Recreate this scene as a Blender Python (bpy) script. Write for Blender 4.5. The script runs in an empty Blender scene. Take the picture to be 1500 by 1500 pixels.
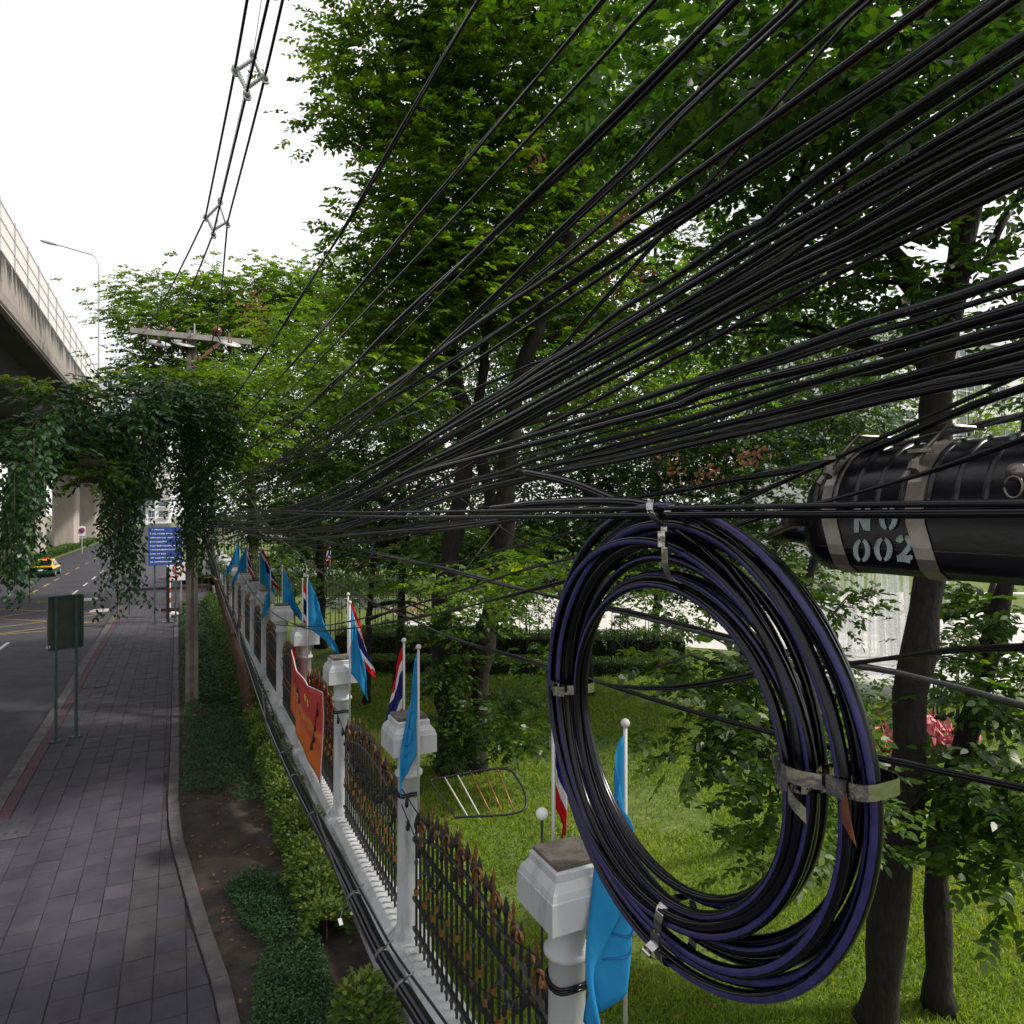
import bpy, bmesh, math, random
import numpy as np
from mathutils import Vector, Matrix
R = math.radians
random.seed(7)
rng = np.random.default_rng(7)
S = bpy.context.scene
COL = S.collection

# ------------------------------------------------------------------ camera
# world: +Y runs along the road, +X to the garden side, camera 5.2 m above the pavement
TH = math.atan(490 / 1018.0)
cT, sT = math.cos(TH), math.sin(TH)
CH = 5.2
F = 1018.0
HY = 753.0
cam = bpy.data.cameras.new("camera")
cam.sensor_width = 36
cam.lens = F / 1500 * 36
cam.shift_y = 0.002
cam.clip_start = 0.05
cam.clip_end = 3000
camo = bpy.data.objects.new("camera", cam)
COL.objects.link(camo)
camo.location = (0, 0, CH)
camo.rotation_euler = (R(90), 0, -TH)
S.camera = camo

# ------------------------------------------------------------------ sky, sun, exposure
SUN_AZ = R(116)      # to the right of the road direction
SUN_EL = R(47)
w = bpy.data.worlds.new("World")
S.world = w
w.use_nodes = True
nt = w.node_tree
nt.nodes.clear()
o_ = nt.nodes.new("ShaderNodeOutputWorld")
bg = nt.nodes.new("ShaderNodeBackground")
sky = nt.nodes.new("ShaderNodeTexSky")
sky.sky_type = 'NISHITA'
sky.sun_disc = False
sky.sun_elevation = SUN_EL
sky.sun_rotation = SUN_AZ
sky.dust_density = 4
sc_ = nt.nodes.new("ShaderNodeVectorMath"); sc_.operation = 'SCALE'; sc_.inputs[3].default_value = 0.10
mx = nt.nodes.new("ShaderNodeMix"); mx.data_type = 'RGBA'
mx.inputs[0].default_value = 0.70
mx.inputs[7].default_value = (1.50, 1.46, 1.46, 1)      # overcast veil of cloud
nt.links.new(sky.outputs[0], sc_.inputs[0])
nt.links.new(sc_.outputs[0], mx.inputs[6])
nt.links.new(mx.outputs[2], bg.inputs[0])
bg.inputs[1].default_value = 1.0
nt.links.new(bg.outputs[0], o_.inputs[0])
sl = bpy.data.lights.new("sun", 'SUN')
sl.energy = 5.0
sl.angle = R(5)
sl.color = (1.0, 0.94, 0.82)
so = bpy.data.objects.new("sun", sl)
COL.objects.link(so)
sd = Vector((math.sin(SUN_AZ) * math.cos(SUN_EL), math.cos(SUN_AZ) * math.cos(SUN_EL), math.sin(SUN_EL)))
so.rotation_euler = sd.to_track_quat('Z', 'Y').to_euler()
so.location = (0, 0, 60)
S.view_settings.view_transform = 'Standard'
S.view_settings.look = 'None'
S.view_settings.gamma = 1
S.view_settings.exposure = 0.06
S.cycles.max_bounces = 6
S.cycles.diffuse_bounces = 3
S.cycles.glossy_bounces = 2
S.cycles.transmission_bounces = 4
S.cycles.transparent_max_bounces = 8
S.cycles.use_denoising = True

# ------------------------------------------------------------------ measuring helpers
def W(px, py, d):
    cx = (px - 750) / F * d
    return Vector((cx * cT + d * sT, -cx * sT + d * cT, CH - (py - HY) / F * d))
def G(px, py, z=0.0):
    return W(px, py, (CH - z) * F / (py - HY))
def V(px, py, X0, X1=None):
    """point seen at (px,py) on the upright plane running from X0 at Y=0.5 to X1 at Y=20.5"""
    if X1 is None: X1 = X0
    m = (X1 - X0) / 20.0
    r = (px - 750) / F
    ax = r * cT + sT; ay = -r * sT + cT
    d = (X0 - m * 0.5) / (ax - m * ay)
    return W(px, py, d)

# ------------------------------------------------------------------ materials
def mat(name, c, rough=0.6, c2=None, scale=8.0, bump=0.0, bscale=None, metal=0.0, spec=0.4, detail=6.0, stretch=None, lo=.35, hi=.65):
    m = bpy.data.materials.new(name)
    m.use_nodes = True
    n = m.node_tree
    b = n.nodes["Principled BSDF"]
    b.inputs["Roughness"].default_value = rough
    b.inputs["Metallic"].default_value = metal
    b.inputs["Specular IOR Level"].default_value = spec
    b.inputs["Base Color"].default_value = (*c, 1)
    tc = n.nodes.new("ShaderNodeTexCoord")
    src = tc.outputs["Object"]
    if stretch:
        mp = n.nodes.new("ShaderNodeMapping"); mp.inputs["Scale"].default_value = stretch
        n.links.new(src, mp.inputs[0]); src = mp.outputs[0]
    if c2 is not None:
        no = n.nodes.new("ShaderNodeTexNoise"); no.inputs["Scale"].default_value = scale; no.inputs["Detail"].default_value = detail
        no.inputs["Roughness"].default_value = .65
        rp = n.nodes.new("ShaderNodeValToRGB")
        rp.color_ramp.elements[0].position = lo; rp.color_ramp.elements[1].position = hi
        rp.color_ramp.elements[0].color = (*c, 1); rp.color_ramp.elements[1].color = (*c2, 1)
        n.links.new(src, no.inputs["Vector"]); n.links.new(no.outputs[0], rp.inputs[0])
        n.links.new(rp.outputs[0], b.inputs["Base Color"])
    if bump:
        nb = n.nodes.new("ShaderNodeTexNoise"); nb.inputs["Scale"].default_value = bscale or scale * 6; nb.inputs["Detail"].default_value = 5
        bp = n.nodes.new("ShaderNodeBump"); bp.inputs["Strength"].default_value = bump; bp.inputs["Distance"].default_value = .02
        n.links.new(src, nb.inputs["Vector"]); n.links.new(nb.outputs[0], bp.inputs["Height"])
        n.links.new(bp.outputs[0], b.inputs["Normal"])
    return m

def leafmat(name, stops, trans, tfac=0.35, rough=0.42, spec=.4):
    m = bpy.data.materials.new(name)
    m.use_nodes = True
    n = m.node_tree
    b = n.nodes["Principled BSDF"]
    out = n.nodes["Material Output"]
    at = n.nodes.new("ShaderNodeAttribute"); at.attribute_name = "tint"
    rp = n.nodes.new("ShaderNodeValToRGB")
    cr = rp.color_ramp
    while len(cr.elements) < len(stops): cr.elements.new(.5)
    for e, (p, c) in zip(cr.elements, stops):
        e.position = p; e.color = (*c, 1)
    n.links.new(at.outputs["Fac"], rp.inputs[0])
    n.links.new(rp.outputs[0], b.inputs["Base Color"])
    b.inputs["Roughness"].default_value = rough
    b.inputs["Specular IOR Level"].default_value = spec
    tr = n.nodes.new("ShaderNodeBsdfTranslucent")
    mu = n.nodes.new("ShaderNodeMix"); mu.data_type = 'RGBA'; mu.blend_type = 'MULTIPLY'; mu.inputs[0].default_value = 1
    n.links.new(rp.outputs[0], mu.inputs[6]); mu.inputs[7].default_value = (*trans, 1)
    n.links.new(mu.outputs[2], tr.inputs[0])
    ms = n.nodes.new("ShaderNodeMixShader"); ms.inputs[0].default_value = tfac
    n.links.new(b.outputs[0], ms.inputs[1]); n.links.new(tr.outputs[0], ms.inputs[2])
    n.links.new(ms.outputs[0], out.inputs[0])
    return m

M = {}
M['asphalt'] = mat('asphalt', (.024, .024, .034), .85, (.041, .040, .050), 1.6, .35, 60)
M['paver'] = mat('paver', (.029, .0275, .043), .80, (.050, .047, .064), 1.3, .3, 45)
M['paver_dark'] = mat('paver_dark', (.025, .0245, .039), .80, (.045, .043, .060), 1.5, .3, 45)
M['paver_light'] = mat('paver_light', (.033, .031, .044), .85, (.057, .053, .067), 1.7, .3, 40)
M['cement'] = mat('cement', (.031, .029, .037), .9, (.060, .054, .060), 1.4, .4, 30)
M['joint'] = mat('joint_sand', (.022, .021, .024), .95, (.04, .037, .036), 5)
M['kerb'] = mat('kerb_concrete', (.048, .045, .051), .88, (.094, .085, .088), 3.0, .4, 30)
M['red_strip'] = mat('red_paint', (.048, .020, .030), .85, (.066, .036, .045), 4, .3, 40)
M['white_line'] = mat('road_paint_white', (.30, .30, .32), .8, (.5, .5, .5), 6)
M['yellow_line'] = mat('road_paint_yellow', (.20, .13, .06), .8, (.34, .22, .08), 6)
M['soil'] = mat('soil', (.016, .013, .011), .95, (.05, .038, .030), 2.4, .6, 25)
M['lawn'] = mat('lawn_soil', (.055, .085, .016), .95, (.11, .145, .028), 3, .5, 60)
M['earth'] = mat('far_ground', (.09, .10, .06), .95, (.13, .13, .09), .2)
M['plaza'] = mat('plaza_stone', (.42, .41, .39), .7, (.52, .51, .49), 1.2)
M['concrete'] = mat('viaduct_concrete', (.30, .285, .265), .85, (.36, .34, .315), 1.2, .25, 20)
M['concrete_shaded'] = mat('shaded_girder_concrete', (.030, .028, .031), .9, (.050, .047, .049), .7, .2, 10)  # near-black base colour stands in for the shade beneath the deck
M['pier'] = mat('pier_concrete', (.28, .235, .205), .9, (.38, .34, .31), .5, .2, 8, stretch=(2, 2, .3))
M['pole'] = mat('pole_concrete', (.11, .092, .078), .9, (.19, .165, .145), 4, .3, 30)
M['crossarm'] = mat('weathered_crossarm', (.20, .195, .19), .85, (.34, .33, .32), 5, .2, 30)
M['galv'] = mat('galvanised_steel', (.38, .40, .41), .45, (.52, .54, .55), 6, metal=.7)
M['steel_green'] = mat('green_grey_post', (.03, .055, .06), .5, (.05, .085, .09), 6)
M['signback'] = mat('sign_back', (.022, .035, .028), .4, (.055, .075, .055), 2.2, metal=.3, spec=.5)
M['signedge'] = mat('sign_edge', (.05, .09, .085), .45)
M['white_paint'] = mat('white_wall_paint', (.15, .155, .155), .6, (.40, .415, .43), 3.0, .12, 30, lo=.22, hi=.47, stretch=(1.6, 1.6, .28))
M['cap_top'] = mat('weathered_cap_top', (.05, .042, .035), .9, (.13, .12, .105), 7, .5, 30)
M['black_iron'] = mat('black_iron', (.010, .010, .012), .42, (.018, .017, .017), 20)
M['gold'] = mat('gold_paint', (.13, .056, .020), .42, (.25, .125, .045), 14, metal=.4)
M['rubber'] = mat('cable_jacket', (.0013, .0013, .0032), .20, (.0028, .0028, .0055), 14, spec=.32)
M['rubber2'] = mat('old_cable_jacket', (.002, .002, .004), .30, (.006, .0058, .0085), 14, .03, 60, spec=.38)
M['twist'] = mat('twisted_wire', (.05, .05, .055), .5, (.10, .10, .105), 40, metal=.4)
M['whitewire'] = mat('pale_wire', (.30, .29, .28), .5)
M['redline'] = mat('red_marked_jacket', (.09, .018, .014), .5)
M['purple'] = mat('purple_stripe', (.020, .016, .080), .42, (.038, .031, .135), 30)
M['olive'] = mat('print_white', (.075, .078, .085), .6)
M['band'] = mat('steel_band', (.30, .295, .285), .13, (.52, .51, .49), 20, .12, 45, metal=1.0)
M['strap'] = mat('enclosure_strap', (.24, .21, .19), .36, (.32, .285, .26), 30, metal=.75)
M['plastic'] = mat('enclosure_plastic', (.0025, .0028, .005), .26, (.005, .0053, .0085), 16, .03, 60, spec=.38)
M['paint_pale'] = mat('stencil_paint', (.17, .22, .22), .75, (.30, .35, .345), 60)
M['bolt'] = mat('bolt_steel', (.10, .085, .075), .35, (.20, .18, .165), 40, metal=.8)
M['flag_blue'] = mat('flag_blue', (.022, .26, .54), .8, (.032, .31, .60), 6)
M['flag_navy'] = mat('flag_navy', (.02, .025, .16), .8)
M['flag_white'] = mat('flag_white', (.70, .70, .72), .8)
M['flag_red'] = mat('flag_red', (.50, .012, .022), .8)
M['emblem'] = mat('emblem_blue', (.012, .10, .30), .8)
for k in ('flag_blue', 'flag_navy', 'flag_white', 'flag_red'):
    n = M[k].node_tree; b = n.nodes["Principled BSDF"]; b.inputs["Specular IOR Level"].default_value = .15
    tr = n.nodes.new("ShaderNodeBsdfTranslucent"); tr.inputs[0].default_value = M[k].node_tree.nodes["Principled BSDF"].inputs["Base Color"].default_value
    ms = n.nodes.new("ShaderNodeMixShader"); ms.inputs[0].default_value = .35
    n.links.new(b.outputs[0], ms.inputs[1]); n.links.new(tr.outputs[0], ms.inputs[2]); n.links.new(ms.outputs[0], n.nodes["Material Output"].inputs[0])
M['polewhite'] = mat('flagpole_white', (.42, .42, .42), .4)
M['ball'] = mat('glass_ball', (.62, .66, .62), .25, (.75, .78, .75), 20)
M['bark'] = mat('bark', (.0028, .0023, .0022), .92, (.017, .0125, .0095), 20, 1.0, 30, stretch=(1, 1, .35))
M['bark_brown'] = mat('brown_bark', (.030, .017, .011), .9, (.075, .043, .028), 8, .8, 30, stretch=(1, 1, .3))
M['insul'] = mat('brown_porcelain', (.10, .03, .022), .3, (.13, .05, .04), 10)
M['guard'] = mat('grey_guard_disc', (.42, .42, .43), .3)
M['rust'] = mat('rusty_brace', (.16, .06, .035), .8, (.24, .10, .06), 12)
M['yellow'] = mat('taxi_yellow', (.62, .34, .012), .3)
M['green'] = mat('taxi_green', (.008, .045, .025), .3)
M['glass'] = mat('dark_glass', (.012, .014, .016), .12, spec=.6)
M['tyre'] = mat('tyre_rubber', (.012, .012, .012), .8)
M['taillight'] = mat('tail_lamp_red', (.35, .02, .015), .3)
M['signblue'] = mat('sign_blue', (.022, .065, .27), .5, (.03, .08, .32), 4)
M['signwhite'] = mat('sign_white', (.72, .72, .74), .5)
M['signred'] = mat('sign_red', (.5, .03, .03), .5)
M['building'] = mat('white_facade', (.60, .60, .60), .7, (.68, .68, .68), .4)
M['fareblock'] = mat('pale_grey_facade', (.45, .50, .52), .7)
M['window'] = mat('window_glass', (.08, .10, .12), .15, spec=.6)
M['flower'] = mat('red_bract', (.50, .06, .10), .6, (.62, .22, .26), 20)
M['pink'] = mat('pink_petal', (.65, .22, .30), .7)
M['deadleaf'] = mat('dead_leaf', (.14, .055, .025), .8, (.26, .12, .06), 9)
M['water'] = mat('fountain_water', (.80, .82, .82), .3, (.9, .9, .9), 20)
n = M['water'].node_tree; tp = n.nodes.new("ShaderNodeBsdfTransparent"); ms = n.nodes.new("ShaderNodeMixShader"); ms.inputs[0].default_value = .72
n.links.new(n.nodes["Principled BSDF"].outputs[0], ms.inputs[1]); n.links.new(tp.outputs[0], ms.inputs[2]); n.links.new(ms.outputs[0], n.nodes["Material Output"].inputs[0])
M['screen'] = mat('pale_screen_panel', (.70, .68, .65), .5)
n = M['screen'].node_tree; tp = n.nodes.new("ShaderNodeBsdfTransparent"); tp.inputs[0].default_value = (.92, .90, .88, 1); ms = n.nodes.new("ShaderNodeMixShader"); ms.inputs[0].default_value = .62
n.links.new(n.nodes["Principled BSDF"].outputs[0], ms.inputs[1]); n.links.new(tp.outputs[0], ms.inputs[2]); n.links.new(ms.outputs[0], n.nodes["Material Output"].inputs[0])

# stained parapet: black run-off streaks from the coping
def stained():
    m = mat('stained_parapet', (.225, .195, .18), .88, (.28, .25, .23), 1.5, .25, 20)
    n = m.node_tree; b = n.nodes["Principled BSDF"]
    base = b.inputs["Base Color"].links[0].from_socket
    g = n.nodes.new("ShaderNodeNewGeometry")
    mp = n.nodes.new("ShaderNodeMapping"); mp.inputs["Scale"].default_value = (1, 1.5, .20)
    no = n.nodes.new("ShaderNodeTexNoise"); no.inputs["Scale"].default_value = 1.3; no.inputs["Detail"].default_value = 9; no.inputs["Roughness"].default_value = .72
    n.links.new(g.outputs["Position"], mp.inputs[0]); n.links.new(mp.outputs[0], no.inputs["Vector"])
    sx = n.nodes.new("ShaderNodeSeparateXYZ"); n.links.new(g.outputs["Position"], sx.inputs[0])
    mr = n.nodes.new("ShaderNodeMapRange"); mr.inputs[1].default_value = 13.9; mr.inputs[2].default_value = 16.1; mr.inputs[3].default_value = -.16; mr.inputs[4].default_value = .17
    n.links.new(sx.outputs[2], mr.inputs[0])
    ad = n.nodes.new("ShaderNodeMath"); n.links.new(no.outputs[0], ad.inputs[0]); n.links.new(mr.outputs[0], ad.inputs[1])
    rp = n.nodes.new("ShaderNodeValToRGB"); rp.color_ramp.elements[0].position = .50; rp.color_ramp.elements[1].position = .60
    n.links.new(ad.outputs[0], rp.inputs[0])
    mi = n.nodes.new("ShaderNodeMix"); mi.data_type = 'RGBA'
    n.links.new(rp.outputs[0], mi.inputs[0]); n.links.new(base, mi.inputs[6]); mi.inputs[7].default_value = (.022, .026, .025, 1)
    n.links.new(mi.outputs[2], b.inputs["Base Color"])
    return m
M['parapet'] = stained()

# banner print: red upper, orange lower with darker folds of pattern
def bannermat():
    m = mat('banner_print', (.42, .06, .01), .55)
    n = m.node_tree; b = n.nodes["Principled BSDF"]
    tc = n.nodes.new("ShaderNodeTexCoord")
    sx = n.nodes.new("ShaderNodeSeparateXYZ"); n.links.new(tc.outputs["UV"], sx.inputs[0])
    no = n.nodes.new("ShaderNodeTexNoise"); no.inputs["Scale"].default_value = 3.2; no.inputs["Detail"].default_value = 6; no.inputs["Distortion"].default_value = 1.2
    n.links.new(tc.outputs["UV"], no.inputs["Vector"])
    ad = n.nodes.new("ShaderNodeMath"); ad.operation = 'MULTIPLY_ADD'; ad.inputs[1].default_value = .7; n.links.new(no.outputs[0], ad.inputs[0]); n.links.new(sx.outputs[1], ad.inputs[2])
    rp = n.nodes.new("ShaderNodeValToRGB"); cr = rp.color_ramp
    cr.elements[0].position = .3; cr.elements[0].color = (.46, .115, .010, 1)
    cr.elements[1].position = 1.25 / 1.3; cr.elements[1].color = (.36, .02, .012, 1)
    e = cr.elements.new(.62); e.color = (.50, .10, .010, 1)
    e = cr.elements.new(.74); e.color = (.40, .035, .010, 1)
    e = cr.elements.new(.82); e.color = (.46, .16, .022, 1)
    n.links.new(ad.outputs[0], rp.inputs[0]); n.links.new(rp.outputs[0], b.inputs["Base Color"])
    return m
M['banner'] = bannermat()
M['banner_gold'] = mat('banner_gold_print', (.55, .33, .05), .6)

L = {}
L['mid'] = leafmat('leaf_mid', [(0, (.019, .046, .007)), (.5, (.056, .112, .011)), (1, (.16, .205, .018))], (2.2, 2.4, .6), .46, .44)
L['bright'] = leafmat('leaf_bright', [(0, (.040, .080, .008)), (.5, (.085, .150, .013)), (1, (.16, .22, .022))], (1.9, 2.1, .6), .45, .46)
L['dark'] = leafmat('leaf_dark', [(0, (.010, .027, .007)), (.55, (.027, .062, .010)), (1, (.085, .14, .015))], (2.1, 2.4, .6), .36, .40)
L['vine'] = leafmat('leaf_vine', [(0, (.010, .034, .016)), (.6, (.026, .070, .026)), (1, (.08, .16, .03))], (1.8, 2.1, .8), .28, .42, .5)
L['cover'] = leafmat('leaf_cover', [(0, (.012, .040, .013)), (.6, (.026, .078, .020)), (1, (.055, .13, .03))], (1.4, 1.6, .8), .2, .5)
L['lime'] = leafmat('leaf_lime', [(0, (.028, .075, .012)), (.5, (.075, .135, .018)), (1, (.21, .24, .035))], (1.4, 1.5, .7), .3, .5)
L['hedge'] = leafmat('leaf_hedge', [(0, (.016, .042, .010)), (.5, (.04, .085, .015)), (1, (.10, .16, .025))], (1.6, 1.8, .8), .3, .5)
L['grass'] = leafmat('grass_blade', [(0, (.060, .115, .010)), (.5, (.150, .23, .020)), (1, (.29, .31, .055))], (1.7, 1.8, .6), .42, .5, .3)
L['brown'] = leafmat('leaf_brown', [(0, (.14, .05, .025)), (1, (.28, .12, .06))], (1.3, 1.2, 1), .3, .7)

# ------------------------------------------------------------------ object helpers
def link(name, me, mats, parent=None, smooth=False):
    o = bpy.data.objects.new(name, me)
    COL.objects.link(o)
    if mats is not None:
        for m in (mats if isinstance(mats, (list, tuple)) else [mats]):
            me.materials.append(m)
    if parent: o.parent = parent
    if smooth:
        me.polygons.foreach_set('use_smooth', [True] * len(me.polygons))
    return o
def tag(o, label=None, cat=None, group=None, kind=None):
    if label: o['label'] = label
    if cat: o['category'] = cat
    if group: o['group'] = group
    if kind: o['kind'] = kind
    return o
def empty(name, loc, label=None, cat=None, group=None, rz=0):
    o = bpy.data.objects.new(name, None)
    COL.objects.link(o)
    o.location = loc; o.rotation_euler.z = rz
    o.empty_display_size = .1
    return tag(o, label, cat, group)
def copy_tree(o, parent=None):
    c = o.copy(); COL.objects.link(c)
    if parent: c.parent = parent
    for ch in [x for x in KIDS.get(o.name, [])]:
        copy_tree(ch, c)
    return c
KIDS = {}

class MB:
    """collects vertices and faces, builds ONE mesh object"""
    def __init__(s): s.v = []; s.f = []; s.mi = []; s.uv = None
    def add(s, v, f, mi=0):
        b = len(s.v); s.v += [tuple(p) for p in v]
        for q in f: s.f.append(tuple(i + b for i in q))
        s.mi += (list(mi) if hasattr(mi, '__len__') else [mi] * len(f))
        return s
    def box(s, x0, x1, y0, y1, z0, z1, mi=0, jit=0):
        v = [(x, y, z) for z in (z0, z1) for y in (y0, y1) for x in (x0, x1)]
        if jit: v = [(a + random.uniform(-jit, jit), b + random.uniform(-jit, jit), c) for a, b, c in v]
        return s.add(v, [(0, 2, 3, 1), (4, 5, 7, 6), (0, 1, 5, 4), (2, 6, 7, 3), (0, 4, 6, 2), (1, 3, 7, 5)], mi)
    def obox(s, p, q, up, w_, h_, mi=0):
        """bar of section w x h from p to q"""
        p = Vector(p); q = Vector(q); d = (q - p).normalized(); u = Vector(up); sd_ = d.cross(u).normalized(); u = sd_.cross(d).normalized()
        v = []
        for e in (p, q):
            for a, b in ((-1, -1), (1, -1), (1, 1), (-1, 1)): v.append(e + sd_ * a * w_ / 2 + u * b * h_ / 2)
        return s.add(v, [(3, 2, 1, 0), (4, 5, 6, 7), (0, 1, 5, 4), (1, 2, 6, 5), (2, 3, 7, 6), (3, 0, 4, 7)], mi)
    def lathe(s, prof, n=16, c=(0, 0, 0), mi=0, sq=False, rot=0):
        v = []; f = []
        for r, z in prof:
            for k in range(n):
                a = 2 * math.pi * (k + .5) / n + rot if sq else 2 * math.pi * k / n + rot
                v.append((c[0] + r * math.cos(a), c[1] + r * math.sin(a), c[2] + z))
        for j in range(len(prof) - 1):
            for k in range(n):
                k2 = (k + 1) % n
                f.append((j * n + k, j * n + k2, (j + 1) * n + k2, (j + 1) * n + k))
        f.append(tuple(range(n))[::-1]); f.append(tuple((len(prof) - 1) * n + k for k in range(n)))
        return s.add(v, f, mi)
    def tube(s, pts, r, n=8, mi=0, stripe=None, roll=0.0, rolladd=0.0, cap=True):
        v, f, m = tube_geo(pts, r, n, mi, stripe, roll, rolladd, cap)
        return s.add(v, f, m)
    def build(s, name, mats, parent=None, smooth=False):
        me = bpy.data.meshes.new(name)
        me.from_pydata(s.v, [], s.f)
        o = link(name, me, mats, parent, smooth)
        if any(s.mi): me.polygons.foreach_set('material_index', s.mi)
        me.update()
        if parent is not None and parent.name: KIDS.setdefault(parent.name, []).append(o)
        return o

def tube_geo(pts, r, n=8, mi=0, stripe=None, roll=0.0, rolladd=0.0, cap=True):
    P = np.array([tuple(p) for p in pts], float)
    N = len(P)
    rr = np.full(N, r) if np.isscalar(r) else np.array(r, float)
    T = np.gradient(P, axis=0)
    T /= np.linalg.norm(T, axis=1)[:, None] + 1e-12
    ref = np.array((0, 0, 1.0)) if abs(T[0, 2]) < .9 else np.array((1.0, 0, 0))
    u = np.cross(T[0], ref); u /= np.linalg.norm(u)
    v = []; f = []; m = []
    for i in range(N):
        u = u - T[i] * np.dot(u, T[i]); u /= np.linalg.norm(u) + 1e-12
        b = np.cross(T[i], u)
        for k in range(n):
            a = 2 * math.pi * k / n + roll + rolladd * i
            v.append(tuple(P[i] + rr[i] * (math.cos(a) * u + math.sin(a) * b)))
    for i in range(N - 1):
        for k in range(n):
            k2 = (k + 1) % n
            f.append((i * n + k, i * n + k2, (i + 1) * n + k2, (i + 1) * n + k))
            m.append(stripe[1] if stripe and k in stripe[0] else mi)
    if cap:
        f.append(tuple(range(n))[::-1]); f.append(tuple((N - 1) * n + k for k in range(n))); m += [mi, mi]
    return v, f, m

def crom(pts, step):
    """Catmull-Rom through 3-D points, sampled about every `step` (fraction of local length allowed)"""
    P = [Vector(p) for p in pts]
    if len(P) < 3:
        n = max(2, int((P[-1] - P[0]).length / step)); return [P[0].lerp(P[1], i / n) for i in range(n + 1)]
    Q = [P[0] * 2 - P[1]] + P + [P[-1] * 2 - P[-2]]
    out = []
    for i in range(1, len(Q) - 2):
        p0, p1, p2, p3 = Q[i - 1:i + 3]
        def tj(t, a, b): return t + max((b - a).length, 1e-6) ** .5
        t0 = 0; t1 = tj(t0, p0, p1); t2 = tj(t1, p1, p2); t3 = tj(t2, p2, p3)
        n = max(2, int((p2 - p1).length / step))
        for j in range(n):
            t = t1 + (t2 - t1) * j / n
            a1 = p0 * ((t1 - t) / (t1 - t0)) + p1 * ((t - t0) / (t1 - t0))
            a2 = p1 * ((t2 - t) / (t2 - t1)) + p2 * ((t - t1) / (t2 - t1))
            a3 = p2 * ((t3 - t) / (t3 - t2)) + p3 * ((t - t2) / (t3 - t2))
            b1 = a1 * ((t2 - t) / (t2 - t0)) + a2 * ((t - t0) / (t2 - t0))
            b2 = a2 * ((t3 - t) / (t3 - t1)) + a3 * ((t - t1) / (t3 - t1))
            out.append(b1 * ((t2 - t) / (t2 - t1)) + b2 * ((t - t1) / (t2 - t1)))
    out.append(P[-1])
    return out

def nrm(a): return a / (np.linalg.norm(a, axis=-1, keepdims=True) + 1e-9)

def leaf_object(name, P, D, Nn, Ln, Wd, tint, material, parent=None, six=False, droop=.12):
    """one mesh of N separate leaves"""
    P = P.astype(np.float32); N = len(P)
    D = nrm(D); Sd = nrm(np.cross(D, Nn)); Nn = np.cross(Sd, D)
    Ln = np.broadcast_to(np.asarray(Ln, float), (N,))[:, None]; Wd = np.broadcast_to(np.asarray(Wd, float), (N,))[:, None]
    def at(l, s_, n_): return P + D * Ln * l + Sd * Wd * s_ + Nn * Ln * n_
    if six:
        pts = [at(0, 0, 0), at(.22, .40, .05), at(.60, .42, .04), at(1, 0, -droop), at(.60, -.42, .04), at(.22, -.40, .05)]
    else:
        pts = [at(0, 0, 0), at(.42, .5, .06), at(1, 0, -droop), at(.42, -.5, .06)]
    k = len(pts)
    V_ = np.stack(pts, 1).reshape(-1, 3).astype(np.float32)
    me = bpy.data.meshes.new(name)
    me.vertices.add(N * k); me.vertices.foreach_set('co', V_.ravel())
    me.loops.add(N * k); me.loops.foreach_set('vertex_index', np.arange(N * k, dtype=np.int32))
    me.polygons.add(N)
    me.polygons.foreach_set('loop_start', np.arange(0, N * k, k, dtype=np.int32))
    me.polygons.foreach_set('loop_total', np.full(N, k, dtype=np.int32))
    a = me.attributes.new('tint', 'FLOAT', 'FACE'); a.data.foreach_set('value', np.clip(tint, 0, 1).astype(np.float32))
    me.update()
    return link(name, me, material, parent)

def sprays(O, D, Nn, n_pairs, Lr, ll, lw, jit=.35, r=rng):
    """pinnate sprays: O origins (S,3), D directions, Nn normals -> leaflet arrays"""
    S_ = len(O)
    D = nrm(D); Sd = nrm(np.cross(D, Nn)); Nn = np.cross(Sd, D)
    Lr = np.broadcast_to(np.asarray(Lr, float), (S_,))
    ks = np.arange(n_pairs * 2 + 1)
    t = (ks // 2 + 1) / (n_pairs + 1); t[-1] = 1.0
    side = np.where(ks % 2 == 0, 1.0, -1.0); side[-1] = 0
    K = len(ks)
    t_ = t[None, :, None]; sd_ = side[None, :, None]
    P = O[:, None] + D[:, None] * (Lr[:, None, None] * t_) - np.array((0, 0, 1.0)) * (Lr[:, None, None] * .25 * t_ ** 2)
    LD = D[:, None] * (.55 + .45 * (sd_ == 0)) + Sd[:, None] * sd_ * .85 + r.normal(0, jit * .5, (S_, K, 3)) + np.array((0, 0, -.15))
    LN = Nn[:, None] + r.normal(0, jit, (S_, K, 3))
    Ln = ll * r.uniform(.75, 1.2, (S_, K)); Wd = lw * r.uniform(.8, 1.2, (S_, K))
    f = lambda a: a.reshape(-1, a.shape[-1])
    return f(P), f(LD), f(LN), Ln.ravel(), Wd.ravel(), K

def clumps_in(lobes, r=rng):
    """lobes: (px,py,d,rx_px,ry_px,rdepth,n) -> clump centres and outward directions"""
    C = []; Out = []
    for (px, py, d, rx, ry, rd, n) in lobes:
        c = np.array(W(px, py, d)); 
        ex = np.array((cT, -sT, 0)) * rx / F * d; ed = np.array((sT, cT, 0)) * rd; ez = np.array((0, 0, 1.0)) * ry / F * d
        q = nrm(r.normal(size=(n, 3))) * (r.uniform(.12, 1, (n, 1)) ** (1 / 2.4))
        off = q[:, :1] * ex + q[:, 1:2] * ed + q[:, 2:] * ez
        C.append(c + off); Out.append(nrm(off))
    return np.concatenate(C), np.concatenate(Out)

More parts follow.
